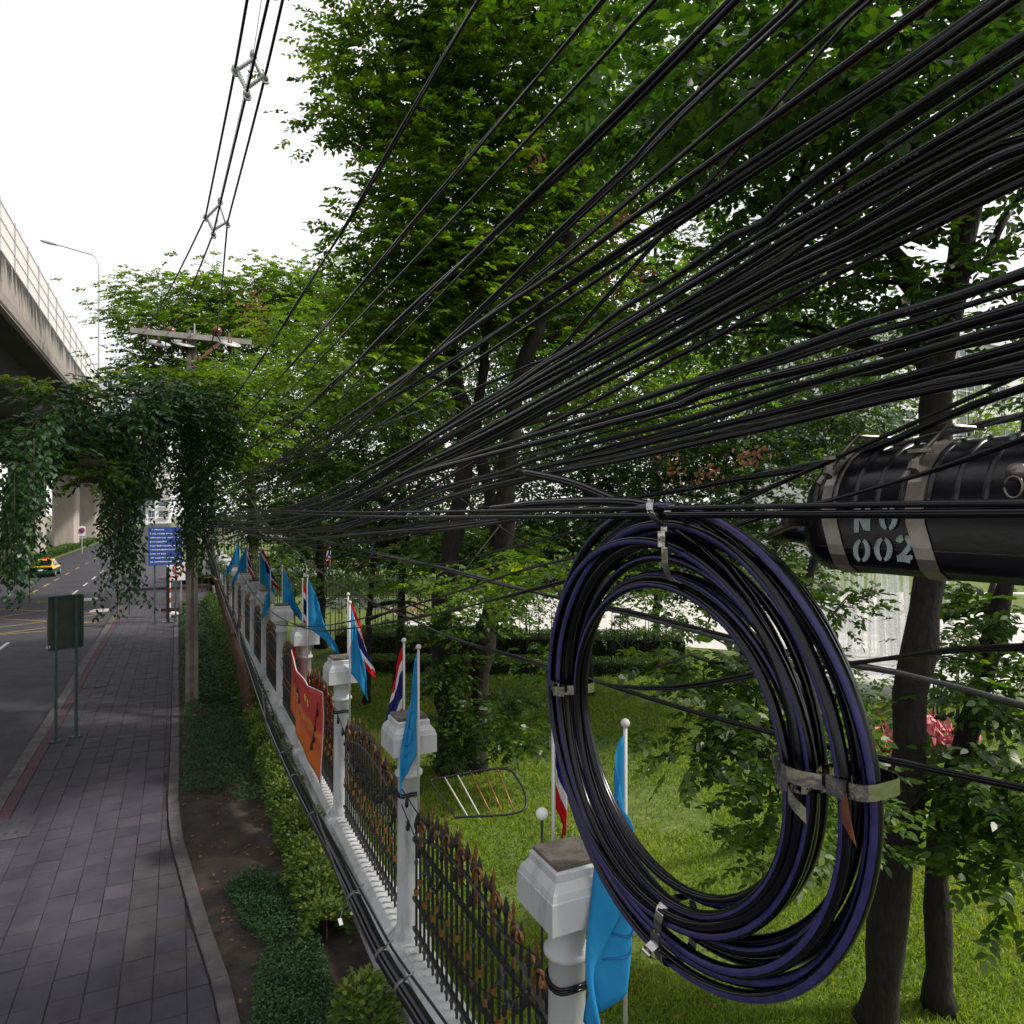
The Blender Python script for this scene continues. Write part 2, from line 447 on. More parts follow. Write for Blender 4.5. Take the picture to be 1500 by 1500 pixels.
def crown(name, lobes, size, per, n_pairs, Lr, ll, lw, material, parent, flat=.3, six=False, r=rng, bias=0.0, tspread=.16):
    C, Out = clumps_in(lobes, r)
    N = len(C)
    off = r.normal(0, 1, (N, per, 3)) * np.array((1, 1, flat)) * size
    O = (C[:, None] + off).reshape(-1, 3)
    D = (off * np.array((1, 1, .3)) + Out[:, None] * size * .9 + r.normal(0, .45, (N, per, 3)) * size).reshape(-1, 3)
    D[:, 2] = D[:, 2] * .5 - .05 * size
    Nn = np.tile(np.array((0, 0, 1.0)), (len(O), 1)) + r.normal(0, .30, (len(O), 3))
    P, LD, LN, Ln, Wd, K = sprays(O, D, Nn, n_pairs, Lr * r.uniform(.7, 1.25, len(O)), ll, lw, r=r)
    ct = np.repeat(r.normal(.45 + bias, .18, N), per * K)
    tint = ct + r.normal(0, tspread, len(P)) + np.repeat(r.normal(0, .08, N * per), K)
    o = leaf_object(name, P, LD, LN, Ln, Wd, tint, material, parent, six)
    return o, C

def px_path(pts, d):
    return [W(a[0], a[1], a[2] if len(a) > 2 else d) for a in pts]

def trunk_mesh(name, paths, parent, C=None, nb=0, material=None, r=rng, wob=.03, rb=.035):
    """paths: list of (points, r0, r1); extra thin branches to nb clump centres"""
    mb = MB()
    allp = []
    for pts, r0, r1 in paths:
        q = crom(pts, .35)
        q = [p + Vector(r.normal(0, wob, 3)) for p in q]
        n = len(q)
        rad = [(r0 + (r1 - r0) * (i / (n - 1))) * (1 + .10 * math.sin(i * 2.1) + r.normal(0, .05)) for i in range(n)]
        rad[0] *= 1.35
        mb.tube(q, rad, 10)
        allp += [(p, rd) for p, rd in zip(q[n // 3:], rad[n // 3:])]
    if C is not None and nb:
        A = np.array([tuple(p) for p, _ in allp])
        for c in C[r.choice(len(C), min(nb, len(C)), replace=False)]:
            dist = np.linalg.norm((A - c) * np.array((1, 1, 1.0)), axis=1) + np.where(A[:, 2] > c[2] + .2, 3, 0)
            i = int(np.argmin(dist)); p0, rd = allp[i]
            c = Vector(c); L_ = (c - p0).length
            if L_ < .15: continue
            mid = p0.lerp(c, .5) + Vector((r.normal(0, .08) * L_, r.normal(0, .08) * L_, .10 * L_))
            q = crom([p0, mid, c], max(.2, L_ / 7))
            n = len(q); ra = min(rd * .6, rb + .012 * L_)
            mb.tube(q, [ra + (.008 - ra) * k / (n - 1) for k in range(n)], 6)
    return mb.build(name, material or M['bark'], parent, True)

# ================================================================== SETTING
def sheet(name, x0, x1, y0, y1, z, material, parent=None):
    mb = MB(); mb.add([(x0, y0, z), (x1, y0, z), (x1, y1, z), (x0, y1, z)], [(0, 1, 2, 3)])
    return mb.build(name, material, parent)
tag(sheet('ground', -1500, 1500, -600, 2400, -.40, M['earth']), kind='structure')
mb = MB(); mb.box(-13.2, -3.02, -30, 420, -.36, -.15); mb.box(-3.02, 1.9, 46.0, 55.0, -.36, -.152)
tag(mb.build('road', M['asphalt']), kind='structure')
# markings
rm = tag(sheet('road_markings', -6.42, -6.28, -20, -18, -.145, M['white_line']), kind='structure')
def dash(x, y0, y1, w_=.13, m='white_line', z=-.145):
    mb = MB(); mb.add([(x - w_ / 2, y0, z), (x + w_ / 2, y0, z), (x + w_ / 2, y1, z), (x - w_ / 2, y1, z)], [(0, 1, 2, 3)])
    return mb.build('lane_dash', M[m], rm)
for y in (18, 21.8, 25.6, 29.4, 33.2): dash(-6.35, y, y + 2.0)
for y in (54, 60, 66, 73, 82, 92): dash(-6.3, y, y + 3.0)
for y in (56, 61, 66, 72, 79, 87, 96): dash(-8.9, y, y + 2.6, .16, 'yellow_line')
dash(-3.9, 44, 45.4, .9)
dash(-5.0, 50, 51.6, .9)
hb = MB()
for i, (a, b) in enumerate([((-11.5, 37), (-3.6, 43)), ((-11.5, 40), (-4.2, 49)), ((-3.6, 39.5), (-11.5, 46)), ((-3.6, 43), (-11.5, 50)), ((-11.5, 36.9), (-3.4, 38.2)), ((-11.5, 51), (-3.4, 50.6)), ((-9, 36.5), (-3.4, 40.6))]):
    p = Vector((*a, -.141)); q = Vector((*b, -.141)); n_ = (q - p).normalized().cross(Vector((0, 0, 1))) * .07
    z = Vector((0, 0, .002 * i / 7))
    hb.add([p - n_ + z, q - n_ + z, q + n_ + z, p + n_ + z], [(0, 1, 2, 3)])
hb.build('box_hatching', M['yellow_line'], rm)
for px_, py_ in ((104, 852), (143, 838), (107, 860)):
    p = G(px_, py_, -.15); dash(p.x, p.y - .5, p.y + .5, 1.6, 'joint', -.139)

# pavement: bed + kerb + pavers
def edge_x(y):      # planting-bed edge of the pavement
    ks = [(-5, .62), (7.0, .62), (8.2, .55), (9.5, .38), (11.2, .20), (12.6, .06), (14, .03), (18, .05), (60, .05)]
    for (a, xa), (b, xb) in zip(ks, ks[1:]):
        if y <= b: return xa + (xb - xa) * (y - a) / (b - a)
    return .05
mb = MB(); ys = [-5 + .5 * i for i in range(103)]
ys = [y for y in ys if y <= 45.5]
v = []; f = []
for y in ys: v += [(-2.98, y, -.012), (edge_x(y), y, -.012)]
for i in range(len(ys) - 1): f.append((2 * i, 2 * i + 1, 2 * i + 3, 2 * i + 2))
mb.add(v, f); mb.box(-2.98, .03, -5, 45.5, -.4, -.1)
pav = tag(mb.build('pavement', M['joint']), kind='structure')
mb = MB()
mb.box(-3.02, 10.5, 55.2, 90, -.36, 0)
tag(mb.build('far_pavement', M['paver']), kind='structure')
# kerb stones to the road
n_k = 0
for i in range(66):
    y0 = -5 + .9 * i
    if y0 > 45: break
    mb = MB(); mb.box(-3.03 , -2.80, y0 + .008, y0 + .892, -.3, .004 + random.uniform(-.004, .004), jit=.004)
    mb.build('kerbstone', M['kerb'], pav)
    mb = MB(); mb.box(-2.79, -2.60, y0 + .006, y0 + .894, -.1, .001 + random.uniform(-.003, .003), jit=.003)
    mb.build('red_edge_paver', M['red_strip'], pav)
# bed edging stones
y = -4.9
while y < 45:
    L_ = .95
    mb = MB(); a0, a1 = edge_x(y + .006), edge_x(y + L_ - .006); h = .035 + random.uniform(-.004, .004); w_ = .19
    mb.add([(a0 - w_, y + .006, -.2), (a0, y + .006, -.2), (a1, y + L_ - .006, -.2), (a1 - w_, y + L_ - .006, -.2), (a0 - w_ + .006, y + .006, h), (a0 - .012, y + .006, h), (a1 - .012, y + L_ - .006, h), (a1 - w_ + .006, y + L_ - .006, h)],
           [(3, 2, 1, 0), (4, 5, 6, 7), (0, 1, 5, 4), (1, 2, 6, 5), (2, 3, 7, 6), (3, 0, 4, 7)])
    mb.build('edging_stone', M['kerb'], pav)
    y += L_
# pavers
pv = []
PX = [-2.58 + .334 * k for k in range(11)]
y = 5.2; row = 0
while y < 45.2:
    h = .40
    for k, x in enumerate(PX):
        e = edge_x(y + h / 2) - .20
        x1 = min(x + .334, e)
        if x1 - x < .08: continue
        if k == len(PX) - 1 or x + .334 > e: x1 = e
        yy = y + random.uniform(-.008, .008)
        xa_, xb_ = x1, x1
        if x + .334 > e or k == len(PX) - 1: xa_, xb_ = edge_x(yy) - .20, edge_x(yy + h) - .20
        pv.append((x, (xa_, xb_), yy, h, k, row))
    y += h; row += 1
def paver(mb, x, x1, y, h, mi=0):
    g = .005; b = .005; z = random.gauss(0, .0022); tx = random.gauss(0, .0022); ty = random.gauss(0, .0022)
    a0, a1, a2, b0, b1 = x + g, x1[0] - g, x1[1] - g, y + g, y + h - g
    v = [(a0, b0, -.06), (a1, b0, -.06), (a2, b1, -.06), (a0, b1, -.06), (a0, b0, z - .006), (a1, b0, z - .006), (a2, b1, z - .006), (a0, b1, z - .006),
         (a0 + b, b0 + b, z + tx + ty), (a1 - b, b0 + b, z - tx + ty), (a2 - b, b1 - b, z - tx - ty), (a0 + b, b1 - b, z + tx - ty)]
    f = [(0, 1, 5, 4), (1, 2, 6, 5), (2, 3, 7, 6), (3, 0, 4, 7), (4, 5, 9, 8), (5, 6, 10, 9), (6, 7, 11, 10), (7, 4, 8, 11), (8, 9, 10, 11)]
    mb.add(v, f, mi)
mats_p = ['paver', 'paver_dark', 'paver_light', 'cement']
def pm(x, y):
    if x > -.75 and 8.3 < y < 12.6 and random.random() < .75: return 'cement'
    r = random.random()
    return 'paver_dark' if r < .22 else ('paver_light' if r < .30 else 'paver')
far = MB()
for i, (x, x1, yy, h, k, row) in enumerate(pv):
    if min(x1) - x < .06: continue
    if i < 296:
        mb = MB(); paver(mb, x, x1, yy, h)
        mb.build('paver', M[pm(x, yy)], pav)
    else:
        paver(far, x, x1, yy, h, mats_p.index(pm(x, yy)))
fp = far.build('distant_pavers', [M[m] for m in mats_p], pav); fp['kind'] = 'stuff'
# drain covers
def drain(px_, py_, sx=.62, sy=.8):
    p = G(px_, py_); mb = MB()
    mb.box(-sx / 2, sx / 2, -sy / 2, sy / 2, .003, .013)
    e = empty('drain_cover', (p.x, p.y, 0), DL.pop(0), 'drain cover', 'concrete drain covers in the pavement')
    mb.build('slab', M['paver_light'], e)
    hb = MB()
    for a in (-.15, .0, .15):
        for b in (-.22, .22): hb.box(a - .03, a + .03, b - .05, b + .05, .0135, .0155)
    hb.build('drain_slot', M['joint'], e)['kind'] = 'stuff'
DL = ['pale concrete drain cover beside the near feet of the dark sign board', 'pale concrete drain cover by the kerb in front of the far black post', 'pale concrete drain cover nearest the bottom of the pavement by the kerb side']
drain(140, 1003); drain(170, 943); drain(12, 1215, .7, .9)

# soil bed, lawn, plaza
mb = MB(); v = []; f = []
ys2 = [-6 + .35 * i for i in range(148)]
xs2 = [0, .2, .4, .6, .8, 1]
for y in ys2:
    for t in xs2:
        x = edge_x(y) - .02 + (2.2 - edge_x(y)) * t
        v.append((x, y, .012 + (.05 * random.random() if 0 < t < 1 else 0)))
for i in range(len(ys2) - 1):
    for j in range(5):
        a = i * 6 + j; f.append((a, a + 1, a + 7, a + 6))
mb.add(v, f); so_ = tag(mb.build('soil_bed', M['soil'], None, True), kind='structure')
mb = MB(); mb.add([(2.2, -12, .0), (90, -12, 0), (90, 130, 0), (2.2, 130, 0)], [(0, 1, 2, 3)])
lawn = tag(mb.build('lawn', M['lawn']), kind='structure')
pl = [G(700, 936, .02), G(1010, 948, .02), G(1500, 985, .02), W(1700, 900, 40), W(1500, 872, 46), W(640, 868, 46)]
mb = MB(); mb.add([(p.x, p.y, .02) for p in pl], [tuple(range(6))])
tag(mb.build('plaza', M['plaza']), kind='structure')
mb = MB(); pl = [W(1330, 893, 37.5), W(1560, 905, 36), W(1600, 875, 44), W(1330, 868, 46)]
mb.add([(p.x, p.y, .04) for p in pl], [(0, 1, 2, 3)])
tag(mb.build('far_lawn', M['lawn']), kind='structure')

def scatter_quads(n, poly_fn):
    out = []
    while len(out) < n:
        p = poly_fn()
        if p is not None: out.append(p)
    return np.array(out)

# grass blades on the near lawn
def grass():
    n = 190000
    d = 4.6 * (24 / 4.6) ** (rng.random(n) ** .9)
    px_ = rng.uniform(470, 1540, n)
    cx = (px_ - 750) / F * d
    X = cx * cT + d * sT; Y = -cx * sT + d * cT
    k = (X > 2.45)
    worn = np.sin(X * 1.1 + 2.1 + .8 * np.sin(Y * .9)) * np.sin(Y * .8 + .4 * X)
    k &= ~((worn > .62) & (rng.random(n) < .7))
    X, Y, d = X[k], Y[k], d[k]; n = len(X)
    patch = np.sin(X * 1.7 + 1.3 * np.sin(Y * 1.1)) * np.cos(Y * 1.4 + X * .6)
    P = np.stack([X, Y, np.zeros(n)], 1)
    D = rng.normal(0, .55, (n, 3)); D[:, 2] = 1
    Nn = rng.normal(0, 1, (n, 3)); Nn[:, 2] *= .2
    hh = (.05 + .035 * rng.random(n)) * (1 + .03 * d) * (1 + .25 * patch)
    ww = .007 * (1 + .14 * d)
    t = .46 + .17 * patch + rng.normal(0, .2, n) + .35 * np.clip(np.sin(X * .9 + 2) * np.sin(Y * .7 + 1) - .45, 0, 1)
    o = leaf_object('grass', P, D, Nn, hh, ww, t, L['grass'], None, False, .3)
    tag(o, kind='stuff')
grass()

# fallen leaves on lawn and soil
def fallen():
    P = []
    for _ in range(60):
        d = random.uniform(5, 18); px_ = random.uniform(820, 1500); p = W(px_, 753, d)
        if p.x > 2.6: P.append((p.x, p.y, .05))
    for _ in range(150):
        y = random.uniform(7, 15); x = random.uniform(edge_x(y) + .03, 1.5); P.append((x, y, .065))
    for _ in range(25):
        y = random.uniform(7, 30); P.append((random.uniform(-2.6, 0), y, .008))
    P = np.array(P); n = len(P)
    D = rng.normal(0, 1, (n, 3)); D[:, 2] *= .15
    N_ = np.tile((0, 0, 1.), (n, 1)) + rng.normal(0, .25, (n, 3))
    o = leaf_object('fallen_leaves', P, D, N_, rng.uniform(.05, .09, n), rng.uniform(.025, .045, n), rng.random(n), L['brown'], None, True)
    tag(o, kind='stuff')
fallen()
# ================================================================== TREES AND PLANTS
def tree(name, label, paths, lobes, size, per, n_pairs, Lr, ll, lw, lm, nb=12, group=None, six=False, bias=0, flat=.3, cat='tree', material=None, rb=.035, wob=.03):
    b = paths[0][0][0]
    e = empty(name, (0, 0, 0), label, cat, group)
    e.location = (b.x, b.y, b.z)
    off = Vector((-b.x, -b.y, -b.z))
    o, C = crown('crown', lobes, size, per, n_pairs, Lr, ll, lw, lm, e, flat, six, rng, bias)
    o.location = off
    t = trunk_mesh('trunk', paths, e, C, nb, material, rng, wob, rb); t.location = off
    return e, C

# the big forked tree in the middle
b1 = G(660, 1132); b2 = G(692, 1128)
tree('large_shade_tree', 'tall twin trunked tree on the lawn right behind the fence, its crown reaching the top',
     [([b1] + px_path([(652, 1000), (648, 900), (662, 800), (682, 650), (655, 490), (630, 380), (620, 180)], 14.2), .25, .085),
      ([b2] + px_path([(700, 1010), (716, 900), (735, 800), (745, 650), (770, 520), (830, 360), (860, 120)], 14.0), .25, .08),
      (px_path([(735, 800), (700, 640), (705, 560), (720, 430)], 14.4), .16, .07)],
     [(556, 95, 14, 66, 46, 1.0, 26), (512, 165, 13.6, 26, 24, .6, 7), (585, 175, 13.8, 44, 34, .9, 12), (650, 20, 14, 80, 60, 1.5, 34), (625, 265, 13.6, 56, 36, 1.0, 18),
      (700, 120, 14.5, 130, 130, 2.2, 80), (690, 300, 14.2, 130, 110, 2.0, 75), (585, 362, 13.2, 46, 30, 1.0, 16), (760, 420, 15.5, 120, 70, 1.6, 40), (650, 430, 14, 130, 80, 1.8, 60),
      (840, 130, 14.5, 160, 190, 2.5, 120), (820, 370, 14.8, 150, 130, 2.2, 80), (585, 470, 13.5, 70, 50, 1.2, 28), (820, -130, 14, 230, 120, 3.0, 80), (540, 560, 13, 70, 44, 1.2, 20), (900, 560, 15.5, 130, 80, 1.6, 40)],
     .46, 15, 4, .36, .138, .080, L['mid'], 60, flat=.24)
# bright tree with lower spreading branches, left of it
bb = W(470, 905, 27); bb.z = 0
tree('bushy_tree', 'bright yellow green tree standing behind the utility pole beside the fence',
     [([bb] + px_path([(468, 800), (465, 700), (470, 600), (480, 500)], 27), .2, .07)],
     [(480, 500, 27, 110, 55, 3.0, 85), (420, 575, 24, 110, 50, 2.5, 70), (530, 640, 24, 130, 50, 2.5, 75), (400, 660, 22, 80, 50, 2.0, 55), (350, 590, 22, 70, 40, 1.6, 40), (570, 560, 26, 90, 60, 2.5, 50), (440, 720, 24, 120, 45, 2.0, 55)],
     .62, 13, 4, .40, .15, .085, L['bright'], 26, flat=.24)
# far spreading tree over the road
bb = W(372, 880, 40); bb.z = 0
tree('spreading_tree', 'broad spreading tree with a flat topped crown, behind the crossarm of the utility pole',
     [([bb] + px_path([(370, 780), (365, 690), (330, 600), (300, 520)], 40), .35, .1), (px_path([(365, 690), (400, 600), (430, 500), (440, 430)], 40), .22, .08)],
     [(285, 446, 40, 95, 24, 4.0, 70), (385, 432, 40, 105, 26, 4.0, 84), (470, 430, 41, 80, 30, 4, 60), (228, 478, 39, 44, 20, 2.6, 26), (330, 492, 39, 125, 34, 4.5, 100), (225, 528, 38, 44, 18, 2.2, 24), (310, 560, 38, 110, 40, 3.5, 60), (440, 480, 40, 100, 40, 4, 60), (520, 410, 43, 60, 40, 3, 34)],
     .85, 13, 4, .55, .21, .125, L['mid'], 40, flat=.22)
# dead brown branch in that crown
e = empty('dead_branch', W(375, 500, 33), 'withered branch of rust brown leaves hanging in the spreading crown', 'branch')
C = np.array([tuple(W(px_, py_, 34.5)) for px_, py_ in ((372, 440), (378, 455), (370, 470), (388, 462), (362, 462), (380, 478))])
off = rng.normal(0, 1, (len(C), 26, 3)) * np.array((.28, .28, .42)); O = (C[:, None] + off).reshape(-1, 3)
o = leaf_object('withered_leaves', O, rng.normal(0, .6, O.shape) + np.array((0, 0, -.6)), rng.normal(0, 1, O.shape), .26, .12, rng.random(len(O)), L['brown'], e)
o.location = -Vector(e.location)
mb = MB()
for c in C: mb.tube([W(375, 510, 34.5), Vector(c)], .03, 5)
t = mb.build('twig', M['bark_brown'], e); t.location = -Vector(e.location)

# far wood closing the garden
def wood():
    C, Out = clumps_in([(620, 680, 50, 170, 110, 5, 60), (850, 640, 50, 170, 130, 5, 80), (1090, 640, 50, 150, 130, 5, 70), (430, 760, 52, 130, 60, 4, 40), (560, 810, 48, 150, 34, 4, 34), (760, 800, 48, 120, 44, 4, 34), (1000, 790, 47, 140, 60, 4, 36), (1250, 640, 50, 80, 110, 4, 30), (960, 480, 54, 260, 80, 5, 60), (700, 520, 52, 130, 50, 5, 26)])
    per = 90; O = (C[:, None] + rng.normal(0, 1, (len(C), per, 3)) * np.array((.95, .95, .55))).reshape(-1, 3); n = len(O)
    D = rng.normal(0, 1, (n, 3)) + np.array((0, 0, -.3))
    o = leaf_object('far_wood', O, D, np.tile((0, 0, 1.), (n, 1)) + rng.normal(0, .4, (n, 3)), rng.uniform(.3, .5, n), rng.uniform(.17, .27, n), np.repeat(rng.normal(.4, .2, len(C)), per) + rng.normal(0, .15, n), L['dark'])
    tag(o, kind='stuff')
wood()
# garden trees behind the large one (dark understorey)
garden = [
 ('dark leafy garden tree behind the twin trunked tree, left of its trunks', (585, 900, 21), [(560, 700, 21, 100, 55, 2.2, 50), (600, 610, 21, 110, 60, 2.2, 50), (500, 740, 20, 90, 40, 1.6, 30), (640, 770, 20, 100, 45, 1.8, 36), (420, 775, 24, 90, 22, 2, 24), (560, 800, 22, 100, 30, 2, 34), (690, 830, 20, 90, 34, 1.6, 26)]),
 ('dark leafy garden tree in the middle, seen between the twin trunks and the cable coil', (860, 905, 20), [(800, 640, 20, 110, 90, 2.4, 66), (880, 760, 19, 110, 70, 2.0, 52), (760, 800, 18.5, 90, 55, 1.6, 40), (950, 660, 20, 110, 80, 2.4, 56), (860, 530, 22, 130, 60, 2.4, 44), (820, 830, 19, 80, 34, 1.4, 24), (930, 800, 19, 90, 50, 1.6, 34)]),
 ('dark leafy garden tree standing behind the top of the cable coil', (1090, 905, 19), [(1040, 620, 19, 120, 90, 2.2, 62), (1130, 720, 18, 110, 90, 1.8, 56), (1000, 790, 17, 90, 60, 1.5, 40), (1180, 610, 20, 110, 80, 2.2, 50), (1080, 480, 21, 140, 80, 2.4, 56), (1170, 800, 17, 60, 50, 1.4, 24), (1060, 840, 17, 70, 34, 1.3, 20), (1255, 590, 18, 80, 70, 1.8, 34), (1290, 500, 20, 70, 50, 1.8, 22)]),
 ('pale green garden tree in the distance at the right, in front of the white building', (1450, 880, 34), [(1420, 640, 34, 70, 50, 2.5, 20), (1500, 650, 32, 90, 80, 2.5, 34), (1480, 560, 36, 80, 60, 3, 24)]),
 ('dark tall tree filling the background between the overhead cables', (960, 900, 28), [(960, 330, 24, 170, 140, 3.5, 90), (1130, 330, 24, 130, 120, 3.0, 60), (1050, 170, 22, 150, 120, 3.0, 60), (720, 560, 27, 110, 70, 2.5, 46), (640, 480, 27, 100, 70, 2.5, 40), (800, 440, 27, 110, 80, 2.5, 44), (720, 340, 26, 110, 90, 2.5, 44), (1200, 480, 26, 110, 50, 2.5, 30)]),
]
for i, (lab, (bx, by, bd), lobes) in enumerate(garden):
    b = W(bx, by, bd); b.z = 0
    l0, l1 = lobes[0], lobes[1]
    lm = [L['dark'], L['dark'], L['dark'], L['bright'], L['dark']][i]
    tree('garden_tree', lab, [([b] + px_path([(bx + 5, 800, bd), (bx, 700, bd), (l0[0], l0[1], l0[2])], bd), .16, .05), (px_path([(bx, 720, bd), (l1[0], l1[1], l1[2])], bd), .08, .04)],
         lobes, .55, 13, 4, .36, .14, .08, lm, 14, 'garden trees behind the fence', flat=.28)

# tree with the thick dark trunk at right, close to the camera
def near(pts, d): return px_path(pts, d)
tA = W(1282, 1500, 7.1); tA.z = 0
eA, CA = tree('near_tree', 'nearest tree, thick dark trunk rising past the cable coil and the black enclosure',
     [([tA] + near([(1290, 1440, 6.95), (1306, 1330, 6.8), (1322, 1200), (1330, 1100), (1342, 950), (1360, 850), (1368, 700), (1372, 600), (1385, 480), (1405, 380), (1425, 250), (1440, 60)], 6.7), .18, .10),
      (near([(1372, 560), (1345, 440), (1320, 385), (1290, 350), (1200, 310), (1100, 255), (1020, 225)], 6.7), .10, .03),
      (near([(1405, 400), (1440, 380), (1480, 300)], 6.6), .06, .03)],
     [(1120, 60, 4.5, 130, 80, .7, 14), (1180, 30, 6.2, 130, 90, 1.1, 20), (1290, 100, 4.1, 140, 90, .7, 13), (1320, 60, 5.8, 150, 100, 1.1, 22), (1400, 130, 4.2, 60, 60, .5, 4), (1060, 210, 6.8, 130, 90, 1.0, 22), (1250, 240, 6.4, 130, 90, 1.0, 20), (1380, 200, 6.4, 90, 90, 1.0, 10), (960, 90, 6.9, 120, 110, 1.1, 26), (1180, 400, 6.9, 130, 80, 1.0, 20), (1060, 470, 7.4, 120, 70, 1.0, 18), (1330, 420, 6.6, 90, 60, .8, 9), (1450, 420, 6.4, 60, 50, .7, 6), (1480, 330, 6.6, 40, 50, .7, 3), (1800, 40, 5.5, 380, 220, 2.2, 46), (1450, 60, 6.0, 70, 70, 1.0, 8)],  # lobe beyond the right edge is unseen, added to shade pillars and pavement
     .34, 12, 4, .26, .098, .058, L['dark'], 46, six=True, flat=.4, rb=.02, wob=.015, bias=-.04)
# second trunk to the right of it
tB = W(1375, 1500, 7.3); tB.z = 0
tree('near_tree', 'short dark trunk with low leafy boughs, just right of the nearest tree',
     [([tB] + near([(1375, 1420), (1374, 1330), (1372, 1250), (1390, 1160), (1420, 1060), (1450, 950), (1472, 850), (1490, 740)], 7.2), .14, .08),
      (near([(1385, 1190), (1420, 1130), (1470, 1100)], 7.1), .05, .02)],
     [(1445, 1130, 6.6, 44, 44, .5, 11), (1470, 1180, 6.2, 55, 80, .5, 15), (1440, 1000, 7.0, 70, 60, .6, 12), (1480, 1290, 5.8, 36, 50, .35, 6), (1490, 900, 7.2, 50, 60, .6, 8), (1450, 700, 8.0, 70, 60, .8, 10), (1560, 600, 7.5, 60, 200, .8, 16)],
     .20, 11, 4, .24, .105, .064, L['dark'], 26, six=True, flat=.5, rb=.014, wob=.012, bias=.2)
# slim tree whose boughs hang behind the coil
tC = W(1185, 1090, 11.5); tC.z = 0
tree('slim_tree', 'slim tree on the lawn whose low boughs hang behind the ring of the cable coil',
     [([tC] + px_path([(1188, 1040), (1186, 960), (1180, 880), (1200, 800), (1240, 740)], 10.2), .09, .05),
      (px_path([(1186, 960, 10.2), (1150, 1000, 8), (1080, 990, 6.5), (1010, 960, 5.8), (960, 980, 5.6)], 7), .035, .008),
      (px_path([(1150, 1000, 8), (1120, 1060, 6.3), (1050, 1090, 5.6), (960, 1110, 5.4)], 7), .03, .008)],
     [(1090, 1010, 5.9, 70, 40, .4, 11), (1010, 960, 6.3, 60, 34, .4, 7), (1110, 1080, 5.7, 60, 40, .4, 11), (1010, 1100, 5.4, 60, 22, .3, 6), (1180, 1060, 6.2, 50, 60, .4, 9), (1150, 1160, 5.6, 32, 60, .3, 7), (1130, 880, 8, 90, 40, .6, 12), (1000, 870, 9, 70, 40, .6, 9), (1130, 1250, 5.8, 26, 60, .3, 5), (1240, 1180, 6.0, 40, 90, .3, 8), (1240, 890, 8.6, 50, 22, .4, 5)],
     .15, 9, 4, .21, .088, .052, L['dark'], 34, six=True, flat=.5, rb=.010, wob=.01, bias=.25, cat='tree')
# slender trunk and low boughs left of the coil
tD = W(538, 985, 19); tD.z = 0
tree('slim_tree', 'slim tree behind the fence flags, its low boughs spread across the middle of the garden',
     [([tD] + px_path([(540, 930), (545, 850), (560, 760), (600, 690)], 19), .09, .05)],
     [(520, 850, 16, 60, 14, .8, 9), (620, 850, 15, 60, 16, .7, 9), (720, 860, 10, 80, 22, .5, 12), (800, 840, 8.5, 60, 26, .5, 9), (690, 800, 15, 110, 36, 1.0, 22), (620, 900, 17, 60, 24, .8, 8)],
     .30, 10, 4, .28, .10, .055, L['mid'], 16, flat=.3, rb=.012)
# low boughs on the big trunk
e = empty('climbing_ivy', G(676, 1120), 'leafy creeper climbing the lower trunk of the twin trunked tree and drooping to the lawn', 'climbing plant')
o, C = crown('leaves', [(660, 960, 13.3, 26, 70, .3, 22), (670, 1060, 13.2, 24, 60, .3, 16), (745, 1060, 12.6, 50, 50, .5, 18), (700, 900, 13.2, 60, 40, .4, 14), (790, 960, 12.8, 40, 50, .5, 9)], .15, 8, 4, .28, .11, .062, L['dark'], e, .6, True, rng, .1)
o.location = -Vector(e.location)

